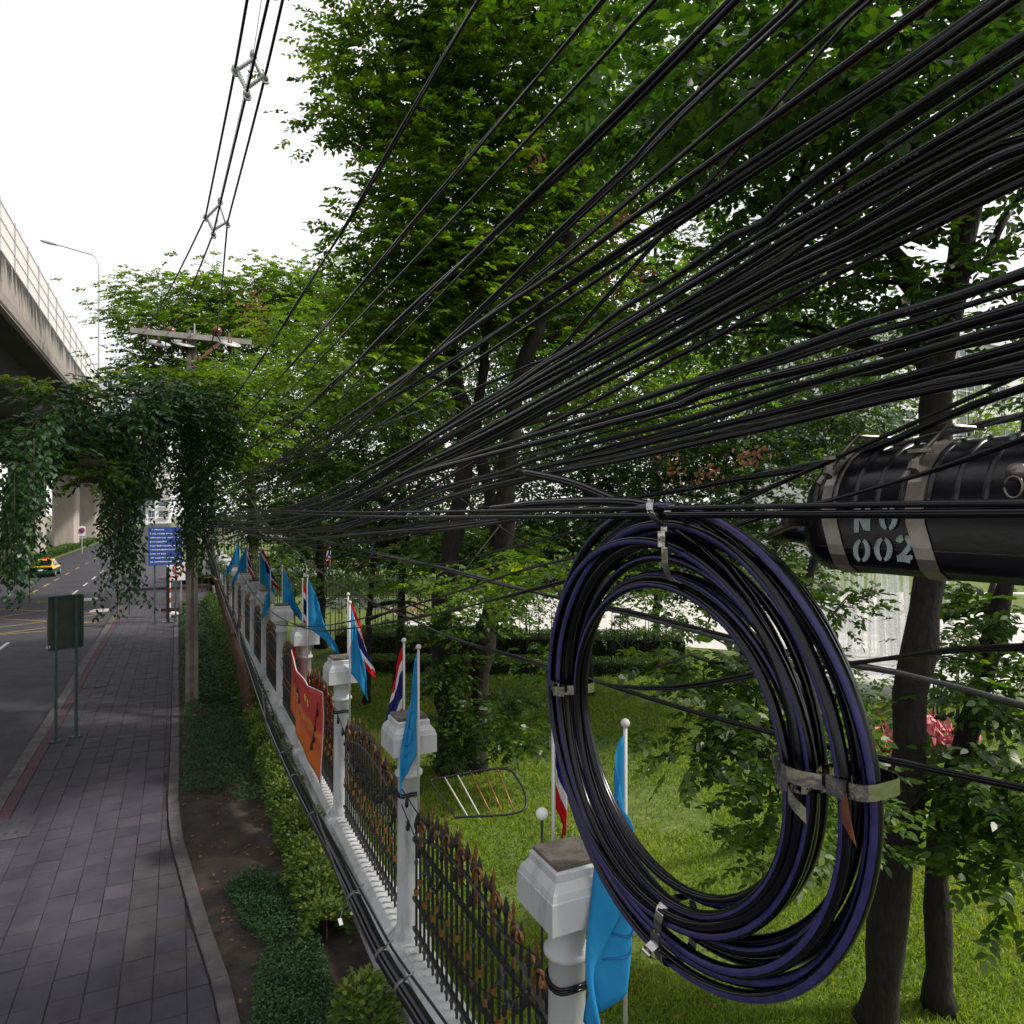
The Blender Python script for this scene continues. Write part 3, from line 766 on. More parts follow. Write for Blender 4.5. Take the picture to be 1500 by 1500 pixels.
# creeper over the utility pole and the wires, hanging as curtains
def curtain():
    e = empty('hanging_creeper', W(285, 900, 18.6), 'dense glossy creeper draped over the utility pole, hanging in curtains above the road', 'creeper')
    P = []; D = []; T = []
    strands = []
    def fill(n, x0, x1, ytop, ybot, d0, d1, taper=1.0):
        for _ in range(n):
            t = random.random(); x = x0 + (x1 - x0) * t
            yt = ytop(t) + random.uniform(-14, 14); yb = ybot(t) - abs(random.gauss(0, 44))
            strands.append((x + random.uniform(-5, 5), yt, yb, random.uniform(d0, d1)))
    fill(58, 5, 84, lambda t: 720 - 120 * t, lambda t: 870 - 220 * max(0, t - .45) - 60 * abs(t - .4), 11, 12.6)
    fill(16, 8, 45, lambda t: 690, lambda t: 925 - 80 * abs(t - .5), 11, 12)
    fill(38, 70, 165, lambda t: 600 - 14 * t, lambda t: 700 - 60 * t, 12.2, 14)
    fill(56, 158, 226, lambda t: 600, lambda t: 850 - 150 * abs(t - .25), 13, 15)
    fill(26, 163, 205, lambda t: 640, lambda t: 925 - 60 * abs(t - .3), 13, 14.5)
    fill(40, 205, 262, lambda t: 570, lambda t: 745 - 40 * t, 14.5, 16.5)
    fill(54, 258, 312, lambda t: 585, lambda t: 868 - 60 * abs(t - .5), 15.6, 17.6)
    fill(34, 290, 345, lambda t: 600, lambda t: 745 - 60 * t, 16.5, 18.6)
    fill(34, 200, 330, lambda t: 570, lambda t: 640, 15.5, 18.5)
    for (x, yt, yb, d) in strands:
        L_ = (yb - yt) / F * d
        if L_ < .15: continue
        n = int(L_ / .055) + 2
        p0 = W(x, yt, d); sway = random.uniform(-.10, .10)
        for k in range(n):
            t = k / n
            p = p0 + Vector((random.gauss(0, .07) + sway * t * t * L_, random.gauss(0, .09), -L_ * t))
            P.append(tuple(p)); a = random.uniform(0, 6.28)
            D.append((math.cos(a) * .7, math.sin(a) * .7, -.65)); T.append(.46 + random.gauss(0, .20) + (.12 if t < .2 else 0))
    P = np.array(P); D = np.array(D); n = len(P)
    Nn = np.tile((0, 0, .8), (n, 1)) + D * .6 + rng.normal(0, .35, (n, 3))
    o = leaf_object('leaves', P, D, Nn, rng.uniform(.085, .135, n), rng.uniform(.050, .075, n), np.array(T), L['vine'], e, True)
    o.location = -Vector(e.location)
    o, C = crown('bright_shoots', [(225, 560, 17, 40, 14, 1.0, 14), (300, 560, 17.2, 44, 24, .9, 24), (335, 640, 17.6, 34, 60, .9, 26), (270, 660, 16.6, 30, 50, .8, 16), (95, 570, 13, 34, 5, .5, 5), (125, 690, 12.6, 18, 14, .4, 6)], .28, 9, 4, .32, .12, .07, L['mid'], e, .35, True, rng, .15)
    o.location = -Vector(e.location)
    # arching top growth
    lob = [(55, 655, 12.2, 40, 22, .7, 16), (110, 622, 13, 46, 18, .7, 14), (75, 576, 13, 26, 5, .4, 4), (150, 578, 14, 26, 10, .5, 7), (190, 604, 14, 44, 18, .8, 16), (235, 572, 15, 26, 18, .6, 10), (265, 600, 16, 44, 28, 1.0, 20), (318, 610, 17.5, 44, 44, 1.0, 24), (300, 680, 17.5, 40, 70, .8, 34), (150, 640, 13.5, 40, 22, .6, 10)]
    o, C = crown('shoots', lob, .26, 9, 3, .28, .12, .07, L['vine'], e, .35, True, rng, .12)
    o.location = -Vector(e.location)
    mb = MB()
    for pts in ([(285, 640, 18.4), (240, 585, 16), (180, 578, 14.2), (110, 590, 13), (60, 610, 12.2), (30, 650, 11.8)], [(288, 700, 18.4), (270, 600, 17.5), (225, 570, 15.8), (190, 600, 14.6)], [(285, 620, 18.5), (310, 570, 17.6), (330, 560, 17)], [(290, 740, 18.3), (296, 690, 17.8), (318, 640, 17.4)]):
        q = crom([W(*p) for p in pts], .2)
        mb.tube(q, [.035 - .025 * k / len(q) for k in range(len(q))], 6)
    for (x, yt, yb, d) in strands[::5]: mb.tube([W(x, yt, d), W(x, yb, d)], .006, 4)
    t = mb.build('stem', M['bark_brown'], e, True); t.location = -Vector(e.location)
    e2 = empty('creeper_trunk', (1.66, 18.6, 0), 'leaning brown trunk rising from the bed to the creeper on the utility pole', 'tree trunk')
    mb = MB(); q = crom([Vector((1.66, 18.6, 0)), W(356, 985, 17.6), W(335, 905, 18), W(318, 850, 18.4), W(305, 790, 18.6)], .25)
    mb.tube(q, [.14 - .05 * k / len(q) + random.uniform(-.012, .012) for k in range(len(q))], 9)
    t = mb.build('trunk', M['bark_brown'], e2, True); t.location = -Vector(e2.location)
    mb = MB(); mb.tube([W(347, 930, 17.8), W(352, 905, 17.6)], [.06, .045], 8); t = mb.build('branch_stub', M['bark_brown'], e2, True); t.location = -Vector(e2.location)
curtain()

# ground cover in the bed
def in_poly(x, y, poly):
    c = False; j = len(poly) - 1
    for i in range(len(poly)):
        xi, yi = poly[i]; xj, yj = poly[j]
        if (yi > y) != (yj > y) and x < (xj - xi) * (y - yi) / (yj - yi + 1e-12) + xi: c = not c
        j = i
    return c
def cover(name, label, poly, h, n, ll, lw, lm, bump=.5):
    xs = [p[0] for p in poly]; ys = [p[1] for p in poly]
    P = []; T = []
    while len(P) < n:
        x = random.uniform(min(xs), max(xs)); y = random.uniform(min(ys), max(ys))
        jx, jy = x + random.gauss(0, .06), y + random.gauss(0, .06)
        if not in_poly(jx, jy, poly): continue
        # height falls off to the edge, hummocky
        hm = .72 + .28 * math.sin(x * 7.1 + 2 * math.sin(y * 3.3)) * math.cos(y * 5.2 + x * 2.0)
        e_ = min(1, min(abs(jx - q) for q in (min(xs), max(xs))) / .12 + .35)
        P.append((jx, jy, .03 + h * hm * e_ * random.uniform(.25, 1.05))); T.append(.40 + .35 * (hm - .7) + random.gauss(0, .17))
    P = np.array(P); D = rng.normal(0, 1, P.shape); D[:, 2] = np.abs(D[:, 2]) * .6
    Nn = np.tile((0, 0, 1.), (n, 1)) + rng.normal(0, .5, (n, 3))
    o = leaf_object(name, P, D, Nn, ll * rng.uniform(.7, 1.25, n), lw * rng.uniform(.8, 1.2, n), np.array(T), lm, None)
    tag(o, kind='stuff')
    return o
pB = [tuple(G(a, b, .1))[:2] for a, b in ((328, 1300), (362, 1278), (420, 1290), (452, 1330), (478, 1400), (492, 1460), (470, 1530), (366, 1530), (372, 1440), (392, 1390), (350, 1350))]
cover('ground_cover', None, pB, .24, 15000, .036, .024, L['cover'])
pA = [tuple(G(a, b, .1))[:2] for a, b in ((264, 1160), (330, 1162), (380, 1180), (404, 1130), (372, 1050), (350, 1010), (272, 1010))]
cover('ground_cover', None, pA, .22, 19000, .042, .028, L['cover'])
cover('ground_cover', None, [(.12, 20.6), (1.4, 20.6), (1.4, 44), (.12, 44)], .26, 20000, .075, .05, L['cover'])
cover('ground_cover', None, [(1.0, 20.4), (1.6, 20.4), (1.6, 30), (1.0, 30)], .45, 5000, .075, .05, L['hedge'])
# lime hedge along the wall
def hedge_run(name, label, pts, hw, h, n, ll, lw, lm, group=None, base=None, taper=False):
    """pts: plan line, leaves fill a rounded mass around it"""
    P = []; T = []; D = []
    seg = [(Vector(a), Vector(b)) for a, b in zip(pts, pts[1:])]
    lens = [(b - a).length for a, b in seg]
    for _ in range(n):
        (a, b) = random.choices(seg, lens)[0]
        t = random.random(); c = a.lerp(b, t); s_ = c.y
        wv = 1 + .20 * math.sin(s_ * 4.1) + .18 * math.sin(s_ * 9.7 + c.x)
        a_ = random.uniform(0, math.pi); r_ = random.uniform(.30, 1.15) ** .5
        n_ = (b - a).normalized().cross(Vector((0, 0, 1)))
        q = c + n_ * math.cos(a_) * hw * wv * r_; z = (.10 + .9 * math.sin(a_) ** .6 * r_) * h * wv
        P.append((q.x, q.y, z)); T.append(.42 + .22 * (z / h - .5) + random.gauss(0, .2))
        D.append((n_.x * math.cos(a_) + random.gauss(0, .5), n_.y * math.cos(a_) + random.gauss(0, .5), math.sin(a_) * .6 + random.gauss(0, .3)))
    P = np.array(P); D = np.array(D); b0 = pts[0]
    e = empty(name, (b0[0], b0[1], 0), label, 'hedge', group)
    Nn = np.tile((0, 0, 1.), (n, 1)) + rng.normal(0, .5, (n, 3))
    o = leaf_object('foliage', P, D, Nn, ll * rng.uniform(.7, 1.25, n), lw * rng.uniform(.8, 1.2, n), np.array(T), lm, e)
    o.location = (-b0[0], -b0[1], 0)
    mb = MB()
    for (a, b) in seg:
        k = max(2, int((b - a).length / .3))
        for i in range(k):
            c = a.lerp(b, (i + .5) / k); mb.tube([c, c + Vector((random.gauss(0, .04), random.gauss(0, .04), h * .8))], [.012, .005], 5)
    t = mb.build('stem', M['bark_brown'], e); t.location = (-b0[0], -b0[1], 0); t['kind'] = 'stuff'
    return e
hedge_run('lime_hedge', 'yellow green hedge at the foot of the white wall, below the black hanging cable', [(1.62, 8.3, 0), (1.66, 10.5, 0), (1.72, 14, 0), (1.72, 17.5, 0)], .27, .55, 15000, .066, .042, L['lime'])
hedge_run('lime_shrub', 'small bright green shrub under the wall at the bottom beside the hanging cable', [(1.55, 5.9, 0), (1.66, 7.0, 0)], .24, .62, 2600, .07, .045, L['lime'])
hedge_run('green_hedge', 'dark green hedge at the foot of the white wall beyond the leaning brown trunk', [(1.70, 18.5, 0), (1.72, 30, 0), (1.72, 44, 0)], .32, .62, 15000, .085, .055, L['hedge'])
# clipped hedges in the garden
def clipped(name, label, a, b, hw, h0, h, n, ll, lm, group=None):
    a = Vector((a.x, a.y, 0)); b = Vector((b.x, b.y, 0)); u = (b - a); L_ = u.length; u.normalize(); n_ = u.cross(Vector((0, 0, 1)))
    t = rng.random(n) * L_; face = rng.random(n)
    s_ = rng.uniform(-1, 1, n); z = rng.random(n)
    top = face < .5
    z = np.where(top, 1 + rng.normal(0, .05, n), z); s_ = np.where(top, s_, np.sign(s_) * (1 + rng.normal(0, .06, n)))
    P = np.array(a)[None] + np.array(u)[None] * t[:, None] + np.array(n_)[None] * (s_ * hw)[:, None]; P[:, 2] = h0 + z * h
    D = rng.normal(0, 1, (n, 3)); D[:, 2] = np.abs(D[:, 2])
    N_ = np.tile((0, 0, 1.), (n, 1)) + rng.normal(0, .6, (n, 3))
    e = empty(name, a, label, 'hedge', group)
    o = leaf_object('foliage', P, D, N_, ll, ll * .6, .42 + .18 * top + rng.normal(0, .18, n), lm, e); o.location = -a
    mb = MB(); mb.obox(a + Vector((0, 0, h0 + h * .44)), b + Vector((0, 0, h0 + h * .44)), (0, 0, 1), hw * 1.8, h * .86); c = mb.build('branches', M['bark'], e); c.location = -a
clipped('clipped_hedge', 'low clipped hedge nearest the lawn, running behind the twin trunks', W(500, 990, 23.2), W(1010, 975, 22.6), .5, 0, .42, 16000, .075, L['hedge'], 'clipped garden hedges')
clipped('clipped_hedge', 'taller clipped hedge just behind the low one, below the white steps', W(500, 960, 25.6), W(1000, 960, 24.4), .7, 0, .95, 18000, .08, L['hedge'], 'clipped garden hedges')
clipped('clipped_hedge', 'clipped hedge on the far corner beyond the side street', Vector((-.6, 62, 0)), Vector((9, 62, 0)), .7, 0, .9, 9000, .16, L['hedge'], 'clipped street hedges')
clipped('clipped_hedge', 'lower clipped hedge in front of the one on the far corner', Vector((.2, 57.5, 0)), Vector((9, 57.5, 0)), .5, 0, .5, 7000, .16, L['hedge'], 'clipped street hedges')
clipped('median_hedge', 'long low hedge on the strip under the elevated road', Vector((-14.2, 62, 0)), Vector((-14.2, 150, 0)), .7, -.1, .8, 9000, .25, L['hedge'], 'clipped street hedges')

# loose shrubs closing the garden behind the flags
for i, (lab, lobes) in enumerate([
 ('loose dark shrubs behind the far flags, left of the clipped hedges', [(380, 830, 32, 60, 24, 1.6, 18), (440, 850, 30, 60, 22, 1.6, 18), (520, 870, 28, 60, 20, 1.4, 16), (600, 850, 31, 70, 24, 1.6, 16)]),
 ('loose leafy shrub between the twin trunks and the coil, before the pale paving', [(790, 890, 23.5, 50, 22, 1.0, 12), (880, 900, 23.5, 50, 18, 1.0, 9), (960, 905, 23.5, 44, 18, 1.0, 8)]),
 ('loose leafy shrub beside the fountain, seen under the black enclosure', [(1215, 990, 16, 34, 26, .8, 8), (1400, 960, 17, 60, 34, 1.0, 14), (1330, 1040, 14, 40, 26, .7, 8)])]):
    p = W(*lobes[0][:3]); p.z = 0
    e = empty('garden_shrub', p, lab, 'shrub', 'loose garden shrubs')
    o, C = crown('foliage', lobes, .42, 11, 4, .34, .13, .075, L['dark' if i == 0 else 'hedge'], e, .6, False, rng, .05); o.location = -p
    mb = MB()
    for c in C[::2]: mb.tube([Vector((c[0], c[1], 0)) , Vector(c)], [.03, .01], 5)
    t = mb.build('stem', M['bark'], e); t.location = -p; t['kind'] = 'stuff'

# red bracted plants
def bract(name, label, c, s_, n, m):
    e = empty(name, c, label, 'plant')
    O = rng.normal(0, 1, (n, 3)) * np.array((s_, s_, s_ * .5)) + np.array((0, 0, .3)); D = rng.normal(0, .8, (n, 3)) + np.array((0, 0, .9))
    o = leaf_object('bract', O, D, rng.normal(0, 1, (n, 3)), .22, .06, rng.random(n), M[m], e)['kind'] = 'stuff'
    n2 = n // 2; O = rng.normal(0, 1, (n2, 3)) * np.array((s_ * 1.2, s_ * 1.2, s_ * .3)) + np.array((0, 0, .12))
    leaf_object('leaves', O, rng.normal(0, 1, (n2, 3)) + np.array((0, 0, .4)), rng.normal(0, .5, (n2, 3)) + np.array((0, 0, 1)), .22, .09, rng.random(n2), L['hedge'], e)
bract('red_bract_plant', 'clump of red bracts on the lawn between the coil and the nearest trunk', W(1318, 1118, 10.5), .16, 90, 'flower')
bract('red_bract_plant', 'clump of pinkish red bracts just right of the nearest trunk', W(1372, 1112, 10.5), .22, 170, 'flower')
bract('pink_flower_bush', 'small pink flowered bush far off at the right above the fountain basin', W(1330, 905, 36), .55, 120, 'pink')
bract('pink_flower_bush', 'small pink flowered bush in front of the far iron fence', W(600, 900, 34), .6, 120, 'pink')
# brown seed clusters hanging in the crowns
def seeds(lab, spots, sz):
    c0 = W(*spots[0]); e = empty('seed_cluster', c0, lab, 'seed pods')
    P = np.concatenate([np.array(W(*s_)) + rng.normal(0, sz, (16, 3)) for s_ in spots]); n = len(P)
    D = rng.normal(0, .7, (n, 3)) + np.array((0, 0, -.6))
    o = leaf_object('dry_pod', P, D, rng.normal(0, 1, (n, 3)), sz * 1.2, sz * .7, rng.random(n), L['brown'], e, True); o.location = -Vector(c0); o['kind'] = 'stuff'
seeds('dry brown seed clusters hanging in the leaves behind the upper cables', [(905, 320, 6.6), (942, 398, 6.7), (790, 236, 6.8), (1200, 270, 5.6), (1228, 292, 5.8), (1300, 300, 6), (900, 425, 7)], .055)
seeds('dry brown seed clusters in the dark leaves above the top of the coil', [(985, 690, 8), (1025, 700, 8), (1045, 690, 8), (1090, 672, 8), (975, 660, 8.2), (1110, 665, 8)], .06)
# ================================================================== STRUCTURES
# elevated road on the left
VX = -6.5
va = empty('elevated_road', (-16, 60, 0), 'concrete elevated road with stained parapet and pale screen fence above the street', 'viaduct')
vo = Vector((16, -60, 0))
def vpart(mb, name, m, parent=None, smooth=False):
    o = mb.build(name, m, va if parent is None else parent, smooth)
    if parent is None: o.location = vo
    return o
Y0, Y1 = 6, 420
mb = MB(); mb.box(-26, VX + .02, Y0, Y1, 13.78, 14.25); vpart(mb, 'deck_slab', M['concrete_shaded'])
mb = MB()     # box girders
for gx in (-9.0, -17.6):
    prof = [(gx + .9, 13.77), (gx, 12.5), (gx - 5.2, 12.5), (gx - 6.1, 13.77)]
    v = [(x, Y0, z) for x, z in prof] + [(x, Y1, z) for x, z in prof]
    mb.add(v, [(0, 1, 5, 4), (1, 2, 6, 5), (2, 3, 7, 6), (0, 3, 2, 1), (4, 5, 6, 7)])
vpart(mb, 'girder', M['concrete_shaded'])
PH = 2.25
ycur = 8.0; pan = None
for i in range(34):
    L_ = 3.0 if i < 22 else 9.0 * (1 + (i - 22) * .45)
    mb = MB(); y0, y1 = ycur + .012, ycur + L_ - .012
    mb.add([(VX, y0, 13.72), (VX, y1, 13.72), (VX + .06, y1, 14.3), (VX + .06, y0, 14.3), (VX, y0, 13.7 + PH), (VX, y1, 13.7 + PH), (VX - .25, y1, 13.7 + PH), (VX - .25, y0, 13.7 + PH), (VX - .25, y0, 13.72), (VX - .25, y1, 13.72)],
           [(0, 1, 2, 3), (3, 2, 5, 4), (4, 5, 6, 7), (7, 6, 9, 8), (8, 9, 1, 0), (0, 3, 4, 7, 8), (1, 9, 6, 5, 2)])
    vpart(mb, 'parapet_panel', M['parapet'])
    z0 = 13.7 + PH; z1 = z0 + 2.35
    mb = MB(); mb.box(VX - .14, VX - .12, y0 + .03, y1 - .03, z0 + .05, z1)
    vpart(mb, 'screen_panel', M['screen'])
    mb = MB(); mb.box(VX - .15, VX - .08, ycur - .035, ycur + .035, z0, z1 + .04); vpart(mb, 'screen_post', M['galv'])
    mb = MB()
    for k in (.2, .85, 1.5, 2.2): mb.box(VX - .118, VX - .09, y0, y1, z0 + k, z0 + k + .035)
    vpart(mb, 'screen_rail', M['galv'])
    ycur += L_
PIERY = (36, 66, 94, 124, 154, 190, 230, 275)
for i, y in enumerate(PIERY):
    mb = MB(); a, b, c = 1.55, 2.0, .35
    v = []
    for z in (-.15, 11.0):
        for x_, y_ in ((-a + c, -b), (a - c, -b), (a, -b + c), (a, b - c), (a - c, b), (-a + c, b), (-a, b - c), (-a, -b + c)): v.append((-15.2 + x_, y + y_, z))
    mb.add(v, [tuple(range(8))[::-1], tuple(range(8, 16))] + [(k, (k + 1) % 8, 8 + (k + 1) % 8, 8 + k) for k in range(8)])
    p = vpart(mb, 'pier', M['pier'])
    mb = MB(); v = []
    for z, hx in ((11.0, 1.7), (11.7, 4.2), (12.48, 7.6)):
        v += [(-15.2 - hx, y - 1.5, z), (-15.2 + hx, y - 1.5, z), (-15.2 + hx, y + 1.5, z), (-15.2 - hx, y + 1.5, z)]
    mb.add(v, [(3, 2, 1, 0), (8, 9, 10, 11)] + [(4 * j + k, 4 * j + (k + 1) % 4, 4 * j + 4 + (k + 1) % 4, 4 * j + 4 + k) for j in (0, 1) for k in range(4)])
    mb.build('crosshead', M['concrete_shaded'], p)
for i, (y, zz) in enumerate(((72, 0), (122, 0))):
    e = empty('roadside_panel', (VX + .12, y, 15.2), ['nearer grey blue panel fixed to the outside of the elevated parapet', 'farther grey blue panel fixed to the outside of the elevated parapet'][i], 'panel', 'grey panels on the elevated parapet')
    mb = MB(); mb.box(-.05, 1.9, -.08, .08, -.9, 2.3); mb.build('board', M['fareblock'], e)
    mb = MB(); mb.box(.1, .2, .085, .2, -1.2, 2.0); mb.box(1.6, 1.7, .085, .2, -1.2, 2.0); mb.build('bracket', M['galv'], e)
def street_light(name, lab, y, h, arm):
    x = VX - .55
    e = empty('street_light', (x, y, 14.3), lab, 'street lamp', 'street lights on the elevated road')
    mb = MB(); q = crom([(0, 0, 0), (0, 0, h * .5), (0, 0, h - 1.2), (-.12, 0, h - .5), (-.55, 0, h - .05), (-1.3, 0, h + .08), (-arm * .6, 0, h + .22), (-arm, 0, h + .45)], .3)
    mb.tube(q, [.12 - .06 * k / len(q) for k in range(len(q))], 8); mb.build('pole', M['galv'], e, True)
    mb = MB(); q = [(-arm + .1, 0, h + .45), (-arm - .25, 0, h + .50), (-arm - .8, 0, h + .58), (-arm - 1.3, 0, h + .64), (-arm - 1.5, 0, h + .65)]
    mb.tube(q, [.07, .16, .20, .15, .04], 8); mb.build('lamp_head', M['fareblock'], e, True)
street_light('a', 'tall street light with a long arm, the nearer one on the elevated road', 80, 16.6, 3.4)
street_light('b', 'distant street light pole on the elevated road, behind the hanging creeper', 150, 16, 4)

# pale buildings
def building(lab, x0, x1, y0, y1, h, m, cols, floors, z0=2.0, side='y'):
    c = ((x0 + x1) / 2, (y0 + y1) / 2, 0)
    e = empty('building', c, lab, 'building')
    mb = MB(); mb.box(x0 - c[0], x1 - c[0], y0 - c[1], y1 - c[1], -.4, h); mb.build('wall', M[m], e)
    mb = MB(); mb.box(x0 - c[0] - .4, x1 - c[0] + .4, y0 - c[1] - .4, y1 - c[1] + .4, h + .003, h + .6); mb.build('roof', M[m], e)
    fh = (h - z0) / floors; cw = (x1 - x0) / cols
    for fl in range(floors):
        for k in range(cols):
            xa = x0 - c[0] + cw * k + cw * .14; za = z0 + fh * fl + fh * .2; yy = y0 - c[1]
            mb = MB(); mb.box(xa, xa + cw * .72, yy - .05, yy + .2, za, za + fh * .58); w_ = mb.build('window', M['window'], e)
            mb = MB()
            for q in (0, .33, .66, 1): mb.box(xa + cw * .72 * q - .05, xa + cw * .72 * q + .05, yy - .12, yy - .055, za - .1, za + fh * .58 + .1)
            mb.box(xa - .1, xa + cw * .72 + .1, yy - .16, yy - .125, za + fh * .3, za + fh * .3 + .1); mb.build('frame', M[m], w_)
            if cols * floors < 40:
                mb = MB(); mb.box(xa - .5, xa + cw * .72 + .3, yy - 1.0, yy - .17, za - .55, za - .2); mb.build('ledge', M[m], w_)
c = W(1400, 753, 75)
building('white multi storey building with rows of windows behind the garden trees', c.x - 12, c.x + 40, c.y, c.y + 20, 24, 'building', 9, 6)
c = W(165, 753, 330)
building('pale tower block far down the street beyond the elevated road', c.x - 20, c.x + 14, c.y, c.y + 30, 62, 'fareblock', 5, 9)
c = W(212, 753, 420)
building('distant pale block beside the far end of the elevated road', c.x - 16, c.x + 14, c.y, c.y + 30, 55, 'building', 4, 8)

# the utility pole with crossarm
pc = W(281, 753, 18.8); PXc, PYc = pc.x, pc.y
e = empty('utility_pole', (PXc, PYc, 0), 'grooved concrete utility pole with a crossarm carrying three wires, half buried in creeper', 'utility pole')
mb = MB(); a, b, g = .16, .13, .035
def sect(s_): return [(-a * s_, -b * s_), (-.05 * s_, -b * s_), (-.04 * s_, (-b + g) * s_), (.04 * s_, (-b + g) * s_), (.05 * s_, -b * s_), (a * s_, -b * s_), (a * s_, b * s_), (-a * s_, b * s_)]
v = [(x, y, -.2) for x, y in sect(1)] + [(x, y, 10.15) for x, y in sect(.78)]
mb.add(v, [tuple(range(8))[::-1], tuple(range(8, 16))] + [(k, (k + 1) % 8, 8 + (k + 1) % 8, 8 + k) for k in range(8)])
mb.build('post', M['pole'], e)
zc = CH + (753 - 496) / F * 18.8
mb = MB(); mb.box(-1.45, 1.5, -.26, -.135, zc - .065, zc + .075); mb.build('crossarm', M['crossarm'], e)
mb = MB(); mb.obox((.02, -.29, zc - .75), (.78, -.29, zc - .02), (0, -1, 0), .07, .02); mb.build('brace', M['rust'], e)
mb = MB()
for z in (zc + .02, zc - .7): mb.lathe([(.03, 0), (.03, .05)], 6, (0, -.3, z))
mb.lathe([(.025, 0), (.02, .28)], 6, (.06, -.2, zc + .09)); mb.build('bolt', M['galv'], e)
INS = []
for i, px_ in enumerate((214, 250, 318)):
    p = W(px_, 485, 18.5) - Vector((PXc, PYc, 0))
    ie = MB(); ax = Vector((0, -1, .05))
    for k in range(2):
        q0 = p + ax * (-.02 - .13 * k); ie.tube([q0, q0 + ax * .03, q0 + ax * .05, q0 + ax * .11], [.04, .125, .11, .035], 14)
    ins = ie.build('insulator', M['insul'], e, True)
    hk = MB(); hk.tube([p + Vector((0, .0, 0)), p + Vector((0, .22, -.0))], .02, 6); hk.build('clevis', M['galv'], ins)
    s2 = p + Vector((.30, -.05, -.32))
    gb = MB(); gb.lathe([(.02, 0), (.29, .005), (.30, .02), (.02, .035)], 20); gd = gb.build('guard_disc', M['guard'], e, True); gd.location = s2; gd.rotation_euler = (R(26), R(8), 0)
    gb = MB(); gb.lathe([(.055, -.20), (.075, -.13), (.05, -.12), (.075, -.06), (.05, -.05), (.07, .03), (.03, .08), (.025, .30)], 12, tuple(s2)); gb.build('arrester', M['insul'], e, True)
    gb = MB(); gb.tube(crom([p + Vector((-.05, -.12, -.02)), p + Vector((-.12, -.12, -.35)), p + Vector((.02, -.14, -.80)), p + Vector((.28, -.12, -.75)), p + Vector((.30, -.05, -.45))], .08), .018, 6)
    gb.tube(crom([p + Vector((-.02, -.10, -.05)), p + Vector((.08, -.14, -.3)), s2 + Vector((.1, -.06, -.3)), s2 + Vector((.04, 0, .1))], .08), .016, 6); gb.build('jumper_wire', M['rubber'], e, True)
    INS.append(p + Vector((PXc, PYc, 0)) + ax * .08)

# three aerial wires with two diamond spacers
SP = [(315, 320, 11.5), (364, 107, 7.55)]
offs = {'l': [(301, 318), (344, 102)], 'c': [(312, 343), (361, 137)], 'r': [(333, 327), (388, 113)]}
tops = {'l': (362, 0), 'c': (393, 0), 'r': (414, 0)}
names = {'l': 'black aerial wire held by the outer corner of both diamond spacers, nearest the street', 'c': 'black aerial wire through the bottom of both diamond spacers, middle one of three', 'r': 'black aerial wire held by the inner corner of both diamond spacers, nearest the trees'}
def dtop(py): return 4.95 * F / (HY - py)
for i, k in enumerate('lcr'):
    p1 = W(*offs[k][0], 11.45); p2 = W(*offs[k][1], 7.55); p3 = W(*tops[k], 6.55)
    q = [INS[i]] + [p1, p2, p3, p3 + (p3 - p2) * 4]
    pts = [INS[i].lerp(p1, t / 6) - Vector((0, 0, .10 * math.sin(math.pi * t / 6))) for t in range(6)] + crom(q[1:], .4)
    mb = MB(); mb.tube(pts, .0148, 6)
    o = mb.build('aerial_wire', M['rubber2'], None, True); tag(o, names[k], 'power line', 'wires on the crossarm of the utility pole')
mw = [W(322, 293, 11.45), W(371, 80, 7.55), W(383, 0, 6.6)]
mb = MB(); mb.tube([W(300, 480, 18.8), W(312, 380, 14)] + mw + [mw[2] + (mw[2] - mw[1]) * 4], .0035, 5)
tag(mb.build('messenger_wire', M['whitewire'], None, True), 'hair thin pale wire running to the top corner of both diamond spacers', 'power line')
for i, (px_, py_, d) in enumerate(SP):
    s_ = 1.0
    L_ = W(*offs['l'][i], d); Rr = W(*offs['r'][i], d); Bt = W(*offs['c'][i], d); Tp = mw[i]
    c = (L_ + Rr + Bt + Tp) / 4
    e = empty('wire_spacer', c, ['lower of the two diamond shaped grey spacers clamped on the three wires, nearer the pole', 'upper of the two diamond shaped grey spacers clamped on the three wires'][i], 'wire spacer', 'diamond spacers on the aerial wires')
    rel = lambda p: Vector(p) - c
    for a, b in ((L_, Tp), (Tp, Rr), (Rr, Bt), (Bt, L_)):
        a2 = rel(a) * .86; b2 = rel(b) * .72 if b is Bt or b is Tp else rel(b) * .86
        n = 17; q = [a2.lerp(b2, k / n) for k in range(n + 1)]
        mb = MB(); mb.tube(q, [.014 + (.014 if k % 2 else 0) for k in range(n + 1)], 7); mb.build('ribbed_arm', M['galv'], e, True)
    for p in (L_, Rr, Bt, Tp):
        r_ = rel(p); mb = MB(); mb.tube([r_ * .80, r_ * 1.0], [.024, .034], 7)
        mb.tube([r_ + Vector((0, -.04, 0)), r_ + Vector((0, .04, 0))], .036, 8)
        hk = [r_ + Vector((0.03 * math.sin(t) + .012, 0, -.03 + .035 * math.cos(t))) for t in np.linspace(0, 5, 9)]
        mb.tube(hk, .014, 6); mb.build('clamp', M['galv'], e, True)

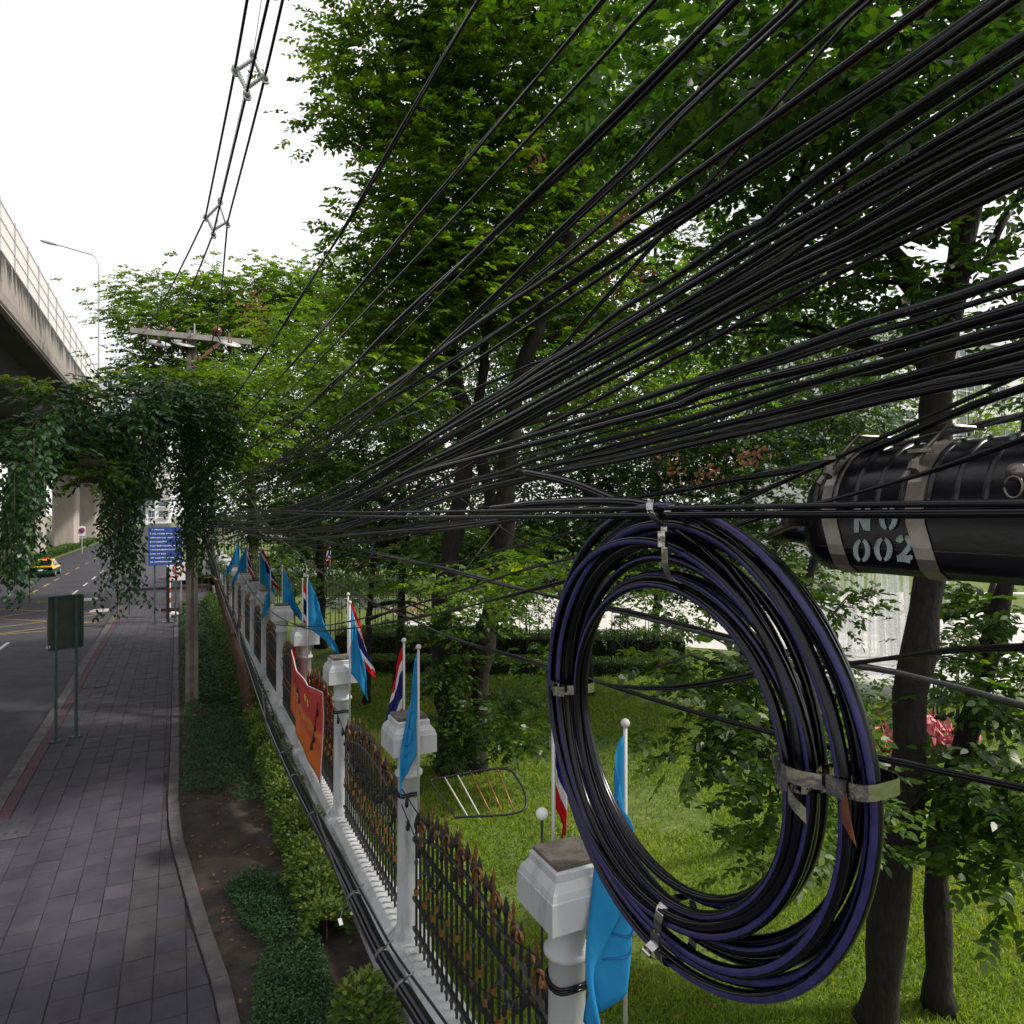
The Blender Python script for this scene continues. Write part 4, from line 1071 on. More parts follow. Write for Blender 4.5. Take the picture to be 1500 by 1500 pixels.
# ------------------------------------------------------------------ white fence with iron panels
FX = 2.26; S0 = 3.88; SP_ = 3.40
fe = empty('boundary_fence', (FX, S0, 0), 'white columned garden wall with black and gold iron railings beside the bed', 'fence')
def build_pillar():
    mb = MB()
    mb.lathe([(.20, .30), (.20, .60), (.185, .63), (.16, .67), (.165, .70), (.135, .74), (.128, .80), (.122, 1.6), (.118, 2.36), (.135, 2.37), (.150, 2.39), (.150, 2.415), (.130, 2.43), (.120, 2.44), (.122, 2.58), (.15, 2.61), (.165, 2.66), (.165, 2.70)], 28)
    sh = mb.build('pillar', M['white_paint'], fe, True)
    mb = MB(); mb.lathe([(.338, 0), (.338, .19), (.33, .195), (.315, .235), (.258, .285), (.255, .33), (.235, .345)], 4, (0, 0, 2.66), sq=True)
    # flare under the cap
    cp = mb.build('pillar_cap', M['white_paint'], sh)
    mb = MB(); mb.lathe([(.232, 0), (.230, .022), (.20, .030)], 4, (0, 0, 3.008), sq=True); tp = mb.build('cap_slab', M['cap_top'], sh)
    mb = MB(); mb.lathe([(.26, 0), (.26, .56), (.24, .60), (.21, .63)], 8, (0, 0, .0), sq=True); mb.build('pedestal', M['white_paint'], sh)
    return sh
def build_bay():
    L_ = SP_ - .36
    mb = MB()   # moulded plinth: profile extruded along Y
    prof = [(-.24, 0), (-.24, .30), (-.215, .33), (-.215, .40), (-.17, .44), (-.16, .50), (-.19, .52), (-.19, .58), (-.12, .64), (-.08, .655), (.12, .655), (.19, .58), (.19, 0)]
    n = len(prof); y0, y1 = .18, .18 + L_
    v = [(x, y0, z) for x, z in prof] + [(x, y1, z) for x, z in prof]
    mb.add(v, [tuple(range(n)), tuple(range(2 * n - 1, n - 1, -1))] + [(k, k + n, (k + 1) % n + n, (k + 1) % n) for k in range(n)])
    pl_ = mb.build('plinth_wall', M['white_paint'], fe)
    ym = SP_ / 2
    def topz(y): t = (y - ym) / (L_ / 2); return 1.86 + .34 * (abs(t) ** 1.6) * 0 + .30 * (1 - t * t)
    mb = MB()
    for z in (.80, 1.12): mb.box(-.018, .018, .19, SP_ - .19, z, z + .035)
    mb.box(-.018, .018, .19, SP_ - .19, 1.74, 1.775)
    q = [Vector((0, y, topz(y) - .10)) for y in np.linspace(.2, SP_ - .2, 22)]
    mb.tube(q, .022, 6)
    for y0_ in (.55, SP_ - 1.05 - .0):       # small scalloped arcs under the top rail
        q = [Vector((0, y0_ + .5 * t, 1.72 - .22 * math.sin(math.pi * t))) for t in np.linspace(0, 1, 10)]; mb.tube(q, .018, 6)
    rl = mb.build('iron_railing', M['black_iron'], fe)
    nb = 23
    for k in range(nb):
        y = .27 + (SP_ - .54) * k / (nb - 1)
        tz = topz(y) + (.04 if k % 2 else -.02)
        mb = MB()
        mb.tube([(0, y, .67), (0, y, tz)], .0135, 6, 0)
        mb.tube([(0, y, tz), (0, y, tz + .05), (0, y, tz + .085), (0, y, tz + .17)], [.012, .030, .024, .002], 6, 0 if k % 2 else 0)
        z = 1.36 if k % 2 else 1.20
        mb.box(-.021, .021, y - .021, y + .021, z, z + .062, 1)
        mb.tube([(0, y, z + .32), (0, y, z + .34), (0, y, z + .37)], [.014, .026, .014], 6, 0)
        mb.tube([(0, y, .72), (0, y, .745), (0, y, .77)], [.014, .026, .014], 6, 0)
        mb.build('bar', [M['black_iron'], M['gold']], rl)
    # gold scroll crests along the top
    for k in range(8):
        y = .42 + (SP_ - .84) * k / 7; z = topz(y) - .06
        mb = MB()
        for sg in (-1, 1):
            q = []
            for t in np.linspace(0, 1, 14):
                a_ = 4.6 * t; r_ = .15 * (1 - .78 * t)
                q.append(Vector((.012 * sg, y + sg * (.10 - r_ * math.cos(a_) * .9), z + .02 + .13 * t + r_ * math.sin(a_))))
            mb.tube(q, [.016 - .007 * j / 13 for j in range(14)], 6)
        mb.tube([(0, y, z - .22), (0, y, z - .08), (0, y, z + .10), (0, y, z + .22), (0, y, z + .27), (0, y, z + .34)], [.006, .017, .011, .010, .016, .002], 6)
        mb.build('gold_scroll', M['gold'], rl)
    return pl_, rl
p0 = build_pillar(); pl0, rl0 = build_bay()
NP = 14
for i in range(0, NP):
    for src in (p0, pl0, rl0):
        if src is not p0 and i >= NP - 1: continue
        if src is not p0 and i > 10:
            if src is rl0: continue
        c = src if i == 0 else copy_tree(src, fe)
        c.location = (0, SP_ * i, 0)
# bay nearer than the first pillar (its corner shows at the foot of the view)
for src in (pl0, rl0):
    c = copy_tree(src, fe); c.location = (0, -SP_, 0)
# side fence beyond the side street and garden back fence
def far_fence(lab, a, b, z0, h, n, m='black_iron', base=True):
    a = Vector(a); b = Vector(b)
    e = empty('iron_fence', a, lab, 'fence')
    for k in range(n):
        p = a.lerp(b, k / (n - 1)) - a
        mb = MB(); mb.tube([(p.x, p.y, z0), (p.x, p.y, z0 + h), (p.x, p.y, z0 + h + .15)], [.028, .028, .003], 5, 0); mb.box(p.x - .04, p.x + .04, p.y - .04, p.y + .04, z0 + h * .8, z0 + h * .8 + .12, 1)
        mb.build('bar', [M[m], M['gold']], e)
    mb = MB()
    for z in (z0 + .15, z0 + h * .85): mb.obox(Vector((0, 0, z)), b - a + Vector((0, 0, z)), (0, 0, 1), .05, .05)
    mb.build('rail', M[m], e)
    if base:
        mb = MB(); mb.obox(Vector((0, 0, z0 / 2)), b - a + Vector((0, 0, z0 / 2)), (0, 0, 1), .3, z0); mb.build('plinth_wall', M['white_paint'], e)
A_ = W(455, 900, 38); B_ = W(590, 900, 38); A_.z = B_.z = 0
far_fence('far iron fence with spear tips and gold marks at the back of the garden', A_, B_, .6, 2.3, 30)
far_fence('white gate wall and iron fence across the side street behind the creeper', Vector((2.3, 58.4, 0)), Vector((12, 60, 0)), .8, 2.4, 40)
mb = MB()
e = empty('gate_pillar', (2.2, 58, 0), 'white square gate pillar at the corner across the side street', 'pillar')
mb.box(-.5, .5, -.5, .5, 0, 3.3); mb.build('shaft', M['white_paint'], e); mb = MB(); mb.box(-.7, .7, -.7, .7, 3.303, 3.7); mb.build('cap', M['white_paint'], e)

# string lights drooping on the railings
def string_light(lab, pts, nb, r=.006, br=.022):
    e = empty('string_light', pts[0], lab, 'string lights', 'festoon cords along the railings')
    q = crom([Vector(p) - Vector(pts[0]) for p in pts], .06)
    mb = MB(); mb.tube(q, r, 5); mb.build('cord', M['rubber'], e, True)
    for k in range(nb):
        p = q[int((k + .5) / nb * (len(q) - 1))]
        mb = MB(); mb.lathe([(.010, .0), (.016, -.02), (br * .7, -.04), (br, -.075), (br * .8, -.105), (.006, -.118)], 8, tuple(p)); mb.build('bulb', M['black_iron'], e, True)
def fy(i, t): return S0 + SP_ * (i + t)
xo = FX - .07
string_light('black festoon cord sagging low across the nearest iron panel', [(FX - .14, fy(0, .07), 2.05), (xo, fy(0, .25), 1.55), (xo, fy(0, .5), 1.35), (xo, fy(0, .75), 1.75), (FX - .14, fy(0, .94), 2.15)], 11)
string_light('black festoon cord strung along the top of the nearest iron panel', [(FX - .14, fy(0, .05), 2.30), (xo, fy(0, .3), 2.05), (xo, fy(0, .6), 2.10), (FX - .14, fy(0, .95), 2.32)], 10)
string_light('black festoon cord on the second iron panel, beside the orange banner', [(FX - .14, fy(1, .05), 2.25), (xo, fy(1, .35), 1.75), (xo, fy(1, .65), 1.85), (FX - .14, fy(1, .95), 2.30)], 12)
string_light('black festoon cord draped in front of the orange banner', [(FX - .30, fy(2, .10), 2.28), (FX - .32, fy(2, .22), 1.55), (FX - .31, fy(2, .42), 1.38), (FX - .31, fy(2, .55), 1.75), (FX - .30, fy(2, .75), 2.25), (FX - .25, fy(2, .92), 2.40)], 14)
def pillar_wrap(i, z, lab):
    mb = MB()
    for dz in (0, .028):
        q = [(FX + .134 * math.cos(t), S0 + SP_ * i + .134 * math.sin(t), z + dz + .012 * math.sin(3 * t)) for t in np.linspace(0, 6.283, 22)]
        mb.tube(q, .010, 6)
    tag(mb.build('wire_wrap', M['rubber'], None, True), lab, 'cord', 'cords tied round the pillars')
pillar_wrap(0, 2.20, 'black cord wound twice round the nearest white pillar below its ring')
pillar_wrap(1, 2.18, 'black cord wound twice round the second white pillar, behind the blue flag')
pillar_wrap(2, 2.20, 'black cord wound twice round the third white pillar, beside the orange banner')

# orange banner between the third and fourth pillars
e = empty('banner', (FX - .24, fy(2, .05), .8), 'sagging orange and red printed banner tied across the iron panel', 'banner')
nu, nv = 22, 18
ya, yb = fy(2, .05), fy(2, .97)
verts = []; uvs = []
for j in range(nv + 1):
    for i in range(nu + 1):
        u = i / nu; v_ = j / nv
        y = ya + (yb - ya) * u
        top = 2.46 + .14 * u - .16 * math.sin(math.pi * u); bot = .98 + .42 * u + .05 * math.sin(math.pi * u)
        z = bot + (top - bot) * v_
        x = -.05 * math.sin(math.pi * u) * (1 + v_) + .020 * math.sin(9 * u + 4 * v_) + .014 * math.sin(17 * u - 6 * v_) - .04 * (1 - v_)
        verts.append((x, y - fy(2, .05), z - .8)); uvs.append((u, v_))
faces = [(j * (nu + 1) + i, j * (nu + 1) + i + 1, (j + 1) * (nu + 1) + i + 1, (j + 1) * (nu + 1) + i) for j in range(nv) for i in range(nu)]
me = bpy.data.meshes.new('cloth'); me.from_pydata(verts, [], faces)
uvl = me.uv_layers.new(name='uv')
for lp in me.loops: uvl.data[lp.index].uv = uvs[lp.vertex_index]
bo = link('cloth', me, M['banner'], e, True)
sol = bo.modifiers.new('thickness', 'SOLIDIFY'); sol.thickness = .004
def bpos(u, v_, off=-.012):
    i = min(int(u * nu), nu - 1); j = min(int(v_ * nv), nv - 1); p = Vector(verts[j * (nu + 1) + i]); return p + Vector((off, (u * nu - i) * (yb - ya) / nu, (v_ * nv - j) * .085))
mb = MB()
mb.tube([bpos(.003, k / 10, -.006) for k in range(11)] + [bpos(t, .995, -.006) for t in np.linspace(.02, .99, 20)], .009, 4)
mb.build('white_hem', M['flag_white'], e)
mb = MB()
for a_, b_, c_, d_ in ((.22, .74, .28, .82), (.33, .74, .40, .82)):
    mb.tube(crom([bpos(a_, d_), bpos((a_ + c_) / 2, b_), bpos(c_, d_), bpos((a_ + c_) / 2, (b_ + d_) / 2)], .04), .008, 4)
mb.build('printed_ornament', M['banner_gold'], e)
e2 = empty('banner', (FX - .22, fy(2, .93), 1.5), 'narrow red cloth strip hanging at the far edge of the orange banner', 'banner')
mb = MB(); v = []; 
for j in range(9):
    for i in range(4): v.append((.03 * math.sin(i * 1.9 + j * .8), -.05 + .12 * i * (1 - .0 * j), -.15 + .16 * j))
mb.add(v, [(j * 4 + i, j * 4 + i + 1, j * 4 + i + 5, j * 4 + i + 4) for j in range(8) for i in range(3)])
o = mb.build('cloth', M['flag_red'], e2, True); o.modifiers.new('thickness', 'SOLIDIFY').thickness = .004

# ------------------------------------------------------------------ flags
def flag(lab, base, h, hoist, fly, direction, kind, lean=(0, 0), spread=.45, drop=.85, phase=0.0, wave=.07, emblem=False, group=None):
    """pole from base, cloth hanging in folds from its top"""
    e = empty('flag', base, lab, 'flag', group)
    top = Vector((lean[0], lean[1], h))
    mb = MB(); mb.tube([(0, 0, 0), top], .0135, 8); mb.build('pole', M['polewhite'], e, True)
    mb = MB(); mb.lathe([(.010, -.01), (.026, .0), (.030, .018), (.022, .036), (.004, .045)], 10, tuple(top)); mb.build('finial', M['polewhite'], e, True)
    dx = Vector((direction[0], direction[1], 0)).normalized(); dn = dx.cross(Vector((0, 0, 1)))
    ax = (Vector((0, 0, 0)) - top).normalized()
    nu, nv = 18, 22; v = []; mi = []
    for j in range(nv + 1):
        for i in range(nu + 1):
            u = i / nu; w_ = j / nv
            p = top + ax * (.05 + hoist * w_) + dx * (fly * spread * u * (.55 + .45 * w_) + .018)
            p += Vector((0, 0, -fly * drop * (u ** 1.15) * (1 - .35 * w_)))
            p += dn * wave * u ** .7 * (math.sin(6.5 * u + 2.2 * w_ + phase) + .4 * math.sin(14 * u - 3 * w_ + phase) + .16 * math.sin(27 * u + 5 * w_ + phase) + .10 * math.sin(9 * w_ + 3 * u))
            p += dx * wave * .35 * math.sin(5 * w_ + 4 * u + phase) * u
            v.append(p)
    f = []
    for j in range(nv):
        s_ = (j + .5) / nv
        for i in range(nu):
            f.append((j * (nu + 1) + i, j * (nu + 1) + i + 1, (j + 1) * (nu + 1) + i + 1, (j + 1) * (nu + 1) + i))
            mi.append(0 if kind == 'blue' else (0 if s_ < 1 / 6 or s_ > 5 / 6 else (1 if s_ < 2 / 6 or s_ > 4 / 6 else 2)))
    mb = MB(); mb.add(v, f, mi)
    o = mb.build('cloth', [M['flag_blue']] if kind == 'blue' else [M['flag_red'], M['flag_white'], M['flag_navy']], e, True)
    o.modifiers.new('thickness', 'SOLIDIFY').thickness = .003
    if emblem:
        P_ = lambda u, w_, s_: v[int(w_ * nv) * (nu + 1) + int(u * nu)] + dn * s_
        for s_ in (.004, -.004):
            mb = MB()
            mb.tube(crom([P_(.35, .42, s_), P_(.5, .36, s_), P_(.65, .45, s_), P_(.5, .54, s_), P_(.38, .62, s_), P_(.52, .70, s_), P_(.68, .62, s_)], .02), .006, 4)
            mb.tube(crom([P_(.45, .26, s_), P_(.55, .30, s_), P_(.6, .24, s_)], .02), .006, 4)
            mb.tube(crom([P_(.30, .74, s_), P_(.5, .80, s_), P_(.7, .74, s_)], .02), .006, 4)
            mb.build('emblem', M['emblem'], e, True)
    return e
def fl(i, dx_, dy_, z): return (FX + dx_, S0 + SP_ * i + dy_, z)
gB = 'pale blue flags tied to the pillars'; gT = 'striped red white and blue flags tied to the pillars'
def pole_at(px_, py_top, i, off, zb): 
    """foot beside pillar i; returns base and height for a top seen at py_top"""
    d = (FX + off[0]) * sT + (S0 + SP_ * i + off[1]) * cT
    zt = CH - (py_top - HY) / F * d
    return (FX + off[0], S0 + SP_ * i + off[1], zb), zt - zb
vw = (cT, -sT)      # picture-right in plan
def addflag(lab, i, off, py_top, kind, hoist, fly, direction, **k):
    b, h = pole_at(0, py_top, i, off, 1.9)
    return flag(lab, b, h, hoist, fly, direction, kind, group=gB if kind == 'blue' else gT, **k)
addflag('blue flag hanging beside the nearest pillar, seen through the cable coil', 0, (.25, -.29), 1063, 'blue', 1.28, 1.10, (-.8, -.5), spread=.27, drop=.74, phase=.5, wave=.13, emblem=True)
addflag('striped flag by the nearest pillar, mostly hidden behind the left side of the coil', 0, (.10, .36), 985, 'thai', .9, .9, (1, -.2), spread=.10, drop=.45, phase=2.0, wave=.06)
addflag('blue flag with a dark emblem hanging in front of the second pillar', 1, (.0, -.34), 950, 'blue', 1.05, .95, (-1, .1), spread=.20, drop=.70, phase=1.3, wave=.05, emblem=True)
addflag('striped flag standing behind the second pillar, red and navy beside its white pole', 1, (.05, .34), 940, 'thai', .85, .8, (-1, .1), spread=.26, drop=.55, phase=0.4, wave=.05)
addflag('blue flag at the third pillar, above the orange banner', 2, (.06, -.27), 884, 'blue', 1.0, 1.0, (1, -.3), spread=.27, drop=.68, phase=2.2, wave=.06)
addflag('striped flag at the third pillar, its red end showing right of the blue flag', 2, (.16, .30), 872, 'thai', .9, 1.0, (1, -.4), spread=.42, drop=.6, phase=.3, wave=.06)
addflag('blue flag blown out to the right of the fourth pillar', 3, (.0, -.27), 845, 'blue', .95, 1.2, (1, -.3), spread=.5, drop=.72, phase=1.0, wave=.10)
addflag('striped flag at the fourth pillar, navy and white behind the blue flags', 3, (.0, .3), 850, 'thai', .9, .8, (1, -.3), spread=.35, drop=.6, phase=1.9)
addflag('blue flag flying out behind the fifth pillar', 4, (.05, .27), 830, 'blue', .95, 1.0, (1, -.2), spread=.5, drop=.65, phase=.2, wave=.10)
addflag('striped flag at the fifth pillar, left of the flying blue ones', 4, (.1, .4), 838, 'thai', .9, .7, (1, -.2), spread=.35, drop=.5)
addflag('blue flag drooping at the sixth pillar, left of the leafy bough', 5, (.1, -.3), 836, 'blue', .95, .8, (-.5, -.3), spread=.3, drop=.8)
addflag('striped flag at the seventh pillar, navy and white above the far caps', 6, (.25, .2), 800, 'thai', 1.0, 1.2, (1, -.3), spread=.5, drop=.6, phase=.6)
addflag('blue flag at the seventh pillar under the cable bundle', 6, (.15, -.3), 806, 'blue', 1.0, 1.1, (1, -.3), spread=.45, drop=.7, phase=1.6)
addflag('blue flag at the eighth pillar, small in the distance', 7, (.1, .2), 798, 'blue', 1.0, 1.2, (-1, .2), spread=.45, drop=.6)
addflag('blue flag at the ninth pillar, small and nearest the brown leaning trunk', 8, (.1, .2), 792, 'blue', 1.0, 1.2, (-1, .2), spread=.5, drop=.6, phase=1)
addflag('striped flag at the ninth pillar, a sliver of red in the distance', 8, (.3, -.2), 795, 'thai', 1.0, 1.2, (1, .2), spread=.3, drop=.7, phase=1)
flag('blue bunting flag by the far iron fence at the back of the garden', W(541, 840, 36), 1.9, 1.2, 1.2, (1, 0), 'blue', spread=.6, drop=.7)
flag('small red striped flag by the far iron fence', W(484, 838, 37), 1.6, .9, .9, (-1, 0), 'thai', spread=.5, drop=.9)

# iron bed-frame barrier on the grass and the white ball knob, its post added
e = empty('metal_barrier', G(700, 1180), 'slanted black metal barrier frame with pale rungs lying on the lawn', 'barrier')
c0 = Vector(e.location)
pts4 = [W(632, 1142, 10.6), W(748, 1124, 10.6), W(769, 1184, 9.9), W(668, 1198, 9.9)]
mb = MB(); q = []
for p in pts4: q.append(p - c0)
mb.tube(crom([q[3], q[0], q[0].lerp(q[1], .08), q[0].lerp(q[1], .9), q[1] + (q[2] - q[1]) * .12, q[2], q[3]], .06), .018, 6); mb.build('frame', M['black_iron'], e, True)
for k in range(1, 6):
    t = k / 6; mb = MB(); mb.tube([q[0].lerp(q[1], t), q[3].lerp(q[2], t)], .012, 6); mb.build('rung', M['gold'] if k > 2 else M['polewhite'], e, True)
b = W(794, 1192, 6.2); g0 = Vector((b.x, b.y, 0))
e = empty('white_ball', g0, 'white ball on a thin post beside the nearest pillar', 'lamp')
mb = MB(); mb.lathe([(.035 * math.sin(t) / 1 * 1.6, .056 * -math.cos(t)) for t in np.linspace(.15, 3.0, 12)], 16, tuple(b - g0)); mb.build('globe', M['ball'], e, True)
mb = MB(); mb.tube([(0, 0, 0), b - g0 - Vector((0, 0, .05))], .012, 6); mb.build('post', M['black_iron'], e, True)

# garden steps, fountain
for i, (x0, x1, y_, d) in enumerate(((556, 705, 932, 27), (566, 705, 917, 28.2), (588, 710, 901, 29.4))):
    p = W(x0, y_, d); q = W(x1, y_, d); z = .16 + .17 * i
    mb = MB(); a = Vector((p.x, p.y, z)); b = Vector((q.x, q.y, z)); mb.obox(a - a, b - a, (0, 0, 1), 1.3, .16)
    o = mb.build('stone_step', M['plaza']); o.location = a
    tag(o, ['lowest white stone step behind the clipped hedge', 'middle white stone step behind the clipped hedge', 'topmost white stone step behind the clipped hedge'][i], 'step', 'white stone steps in the garden')
fb = G(1275, 985); 
e = empty('fountain', fb, 'round white fountain basin with tall sheets of spray behind the trees', 'fountain')
mb = MB(); mb.lathe([(4.2, 0), (4.2, .5), (4.0, .62), (3.6, .62), (3.5, .45)], 40); mb.build('basin', M['plaza'], e, True)
mb = MB(); mb.lathe([(.01, .46), (3.5, .461)], 32); mb.build('water', M['water'], e)
mb = MB()
for _ in range(130):
    a_ = random.uniform(0, 6.283); r0 = random.uniform(.2, 2.9); h_ = random.uniform(1.8, 3.9); dr = random.uniform(.1, .5)
    q = [(math.cos(a_) * (r0 + dr * t * t), math.sin(a_) * (r0 + dr * t * t), .5 + h_ * (1 - t * t)) for t in np.linspace(0, 1, 5)]
    mb.tube(q, [.015, .03, .04, .045, .03], 4)
s_ = mb.build('spray', M['water'], e); s_['kind'] = 'stuff'
e = empty('planter_box', G(1310, 1012), 'pale stone planter edge by the fountain, behind the nearest trunk', 'planter')
mb = MB(); mb.box(-1.6, 1.2, -.3, .3, 0, .5); mb.build('box', M['plaza'], e); mb = MB(); mb.box(-1.7, 1.3, -.36, .36, .503, .58); mb.build('coping', M['white_paint'], e)

# ------------------------------------------------------------------ signs on the pavement
fa = G(79, 1087); fb_ = G(114, 1079)
ctr = (fa + fb_) / 2
e = empty('sign_board', ctr, 'dark steel sign board on two slim posts, seen from behind at the pavement edge', 'sign')
ux = (fb_ - fa).normalized(); up = Vector((0, 0, 1)); un = ux.cross(up)
d0 = ctr.x * sT + ctr.y * cT
zt = CH - (873 - HY) / F * d0; zb = CH - (950 - HY) / F * d0
hw = .35
mb = MB(); mb.obox(Vector((0, 0, zb)) + un * -.03, Vector((0, 0, zt)) + un * -.03, un, hw * 2, .02); mb.build('panel', M['signback'], e)
mb = MB()
for s_ in (-1, 1): mb.obox(Vector((0, 0, zb)) + ux * s_ * (hw + .012) + un * -.02, Vector((0, 0, zt)) + ux * s_ * (hw + .012) + un * -.02, un, .022, .06)
mb.obox(ux * -hw + Vector((0, 0, zt + .012)) + un * -.02, ux * hw + Vector((0, 0, zt + .012)) + un * -.02, up, .06, .02)
mb.obox(ux * -hw + Vector((0, 0, zb - .012)) + un * -.02, ux * hw + Vector((0, 0, zb - .012)) + un * -.02, up, .06, .02)
mb.build('edge_frame', M['signedge'], e)
for s_ in (-1, 1):
    mb = MB(); c_ = ux * s_ * (hw * .60); mb.obox(c_, c_ + Vector((0, 0, zt - .02)), un, .055, .055)
    pst = mb.build('post', M['steel_green'], e)
    mb = MB(); mb.obox(c_ + Vector((0, 0, .0)), c_ + Vector((0, 0, .03)), un, .2, .2)
    for a_ in (-.07, .07):
        for b_ in (-.07, .07): mb.lathe([(.012, .03), (.012, .05)], 6, tuple(c_ + ux * a_ + un * b_))
    mb.build('base_plate', M['steel_green'], pst)
mb = MB(); mb.tube([Vector((0, 0, zb + .08)) + ux * -.36 + un * .0, Vector((0, 0, zb + .08)) + ux * -.36 + un * -.015], .045, 14); mb.build('sticker', M['flag_white'], e)
# blue text sign
p = W(242, 800, 33); g0 = Vector((p.x, p.y, 0))
e = empty('blue_sign', g0, 'blue notice board with rows of white lettering, half hidden by the creeper', 'sign')
hgt = .9
mb = MB(); mb.obox(Vector((-.95, 0, p.z - hgt)), Vector((-.95, 0, p.z - hgt)) + Vector((1.9, 0, 0)), up, .04, .02)
mb = MB(); mb.box(-.72, .72, -.03, .01, p.z - hgt, p.z + hgt); mb.build('board', M['signblue'], e)
for s_ in (-.45, .45): mb = MB(); mb.box(s_ - .04, s_ + .04, .012, .09, 0, p.z + hgt - .1); mb.build('post', M['steel_green'], e)
mb = MB(); z = p.z + hgt - .14; rr = random.Random(3)
for ln in range(9):
    x = -.64; end = .64 if ln not in (0, 3, 6, 9) else rr.uniform(-.2, .2)
    while x < end:
        w_ = rr.uniform(.03, .075); mb.box(x, x + w_, -.038, -.0302, z + rr.choice((0, 0, .01)), z + rr.choice((.035, .04, .05)))
        x += w_ + (.012 if rr.random() < .9 else .05)
    z -= .19
mb.build('lettering', M['signwhite'], e)
# black post with bar and small red white sign
g0 = G(246, 911)
e = empty('sign_post', g0, 'black square post on the far pavement end in front of the blue sign', 'post')
mb = MB(); mb.box(-.07, .07, -.07, .07, 0, 2.65); mb.build('post', M['black_iron'], e)
mb = MB(); mb.box(-.3, .5, -.09, -.072, .52, .66); mb.build('bar', M['black_iron'], e)
mb = MB(); mb.box(-.25, .25, -.25, .25, .0, .03); mb.build('base_plate', M['black_iron'], e)
p = W(258, 838, 35); g0 = Vector((p.x, p.y, 0))
e = empty('arrow_sign', g0, 'small white sign with red figures on a red and white striped post', 'sign')
mb = MB(); mb.box(-.42, .42, -.03, 0, p.z - .42, p.z + .5); bd = mb.build('board', M['signwhite'], e)
mb = MB(); mb.box(-.30, .02, -.036, -.0305, p.z - .26, p.z - .19); mb.add([(.0, -.036, p.z - .34), (.14, -.036, p.z - .225), (.0, -.036, p.z - .11)], [(0, 1, 2)]); mb.build('arrow', M['signred'], bd)
mb = MB()
for t in np.linspace(0, 6.0, 9)[:-1]:
    a_, b_ = t, t + .75; q0 = Vector((.12 + .24 * math.cos(a_), -.033, p.z + .2 + .24 * math.sin(a_))); q1 = Vector((.12 + .24 * math.cos(b_), -.033, p.z + .2 + .24 * math.sin(b_))); mb.tube([q0, q1], .035, 4)
mb.build('red_ring', M['signred'], bd)
for k in range(8):
    mb = MB(); mb.box(-.3, -.23, .002, .06, .25 * k, .25 * k + .25); mb.build('striped_post', M['signred'] if k % 2 else M['signwhite'], e)
mb = MB(); mb.box(.2, .26, .002, .06, 0, p.z + .4); mb.build('post', M['galv'], e)
# no-parking sign by the piers
p = W(120, 777, 92); g0 = Vector((p.x, p.y, -.1))
e = empty('road_sign', g0, 'round blue and red road sign on a post beside the pier', 'sign')
z = p.z + .1
mb = MB(); mb.tube([(0, 0, 0), (0, 0, z + .8)], .06, 6); mb.build('post', M['galv'], e)
mb = MB(); mb.box(-.42, .42, -.1, -.07, z - .7, z + .55); mb.build('board', M['signwhite'], e)
mb = MB(); mb.tube([(0, -.17, z), (0, -.105, z)], .36, 20); mb.build('red_disc', M['signred'], e)
mb = MB(); mb.tube([(0, -.20, z), (0, -.172, z)], .27, 20); mb.build('blue_disc', M['signblue'], e)
mb = MB(); mb.obox((-.19, -.212, z + .19), (.19, -.212, z - .19), (0, -1, 0), .06, .02); mb.build('red_bar', M['signred'], e)
# low barriers by the side street
for i, (pp, qq) in enumerate((((264, 906, 36), (266, 870, 46)), ((296, 872, 46), (345, 872, 46)))):
    a = W(*pp); b = W(*qq); a.z = b.z = 0
    e = empty('low_barrier', a, ['rusty tubular barrier at the end of the pavement beside the utility pole', 'low rusty rail along the side street behind the pole'][i], 'barrier', 'rusty barriers by the side street')
    d_ = b - a
    mb = MB(); mb.tube(crom([Vector((0, 0, 0)), Vector((0, 0, .85)), d_ * .04 + Vector((0, 0, .95)), d_ * .96 + Vector((0, 0, .95)), d_ + Vector((0, 0, .85)), d_], .2), .03, 6); mb.build('frame', M['rust'], e, True)
    for t in (.2, .4, .6, .8): mb = MB(); mb.tube([d_ * t, d_ * t + Vector((0, 0, .93))], .018, 5); mb.build('upright', M['rust'], e)
o = empty('white_bag', G(253, 902), 'small white bundle lying on the pavement beside the black post', 'bag'); mb = MB(); mb.lathe([(.05, .0), (.26, .04), (.30, .12), (.2, .2), (.05, .22)], 10); mb.build('bundle', M['flag_white'], o, True)

# taxi
e = empty('taxi', (-10.3, 72.0, -.146), 'yellow and green taxi seen from behind on the road under the elevated deck', 'taxi')
mb = MB()
low = [(-.82, .28), (-.87, .45), (-.87, .70), (-.80, .86), (.80, .86), (.87, .70), (.87, .45), (.82, .28)]
def loft(secs, mi=0, capm=0):
    n = len(secs[0]); v = [p for s_ in secs for p in s_]; f = []
    for j in range(len(secs) - 1):
        for k in range(n): f.append((j * n + k, j * n + (k + 1) % n, (j + 1) * n + (k + 1) % n, (j + 1) * n + k))
    f += [tuple(range(n))[::-1], tuple((len(secs) - 1) * n + k for k in range(n))]
    return v, f
secs = []
for y, sx, dz in ((-2.2, .90, .02), (-2.1, .97, 0), (-1.2, 1, .02), (1.0, 1, .02), (1.8, .97, -.06), (2.2, .86, -.12)): secs.append([(x * sx, y, z + (dz if z > .5 else 0)) for x, z in low])
v, f = loft(secs); mb.add(v, f, [(1 if v[q[0]][2] > .68 and v[q[1]][2] > .68 else 0) for q in f]); mb.build('body', [M['green'], M['yellow']], e)
mb = MB(); secs = []
for y, hw_, z in ((-1.75, .70, .90), (-1.05, .58, 1.40), (-.2, .60, 1.46), (.35, .58, 1.42), (1.15, .70, .88)): secs.append([(-.76, y, .86), (.76, y, .86), (hw_, y, z), (-hw_, y, z)])
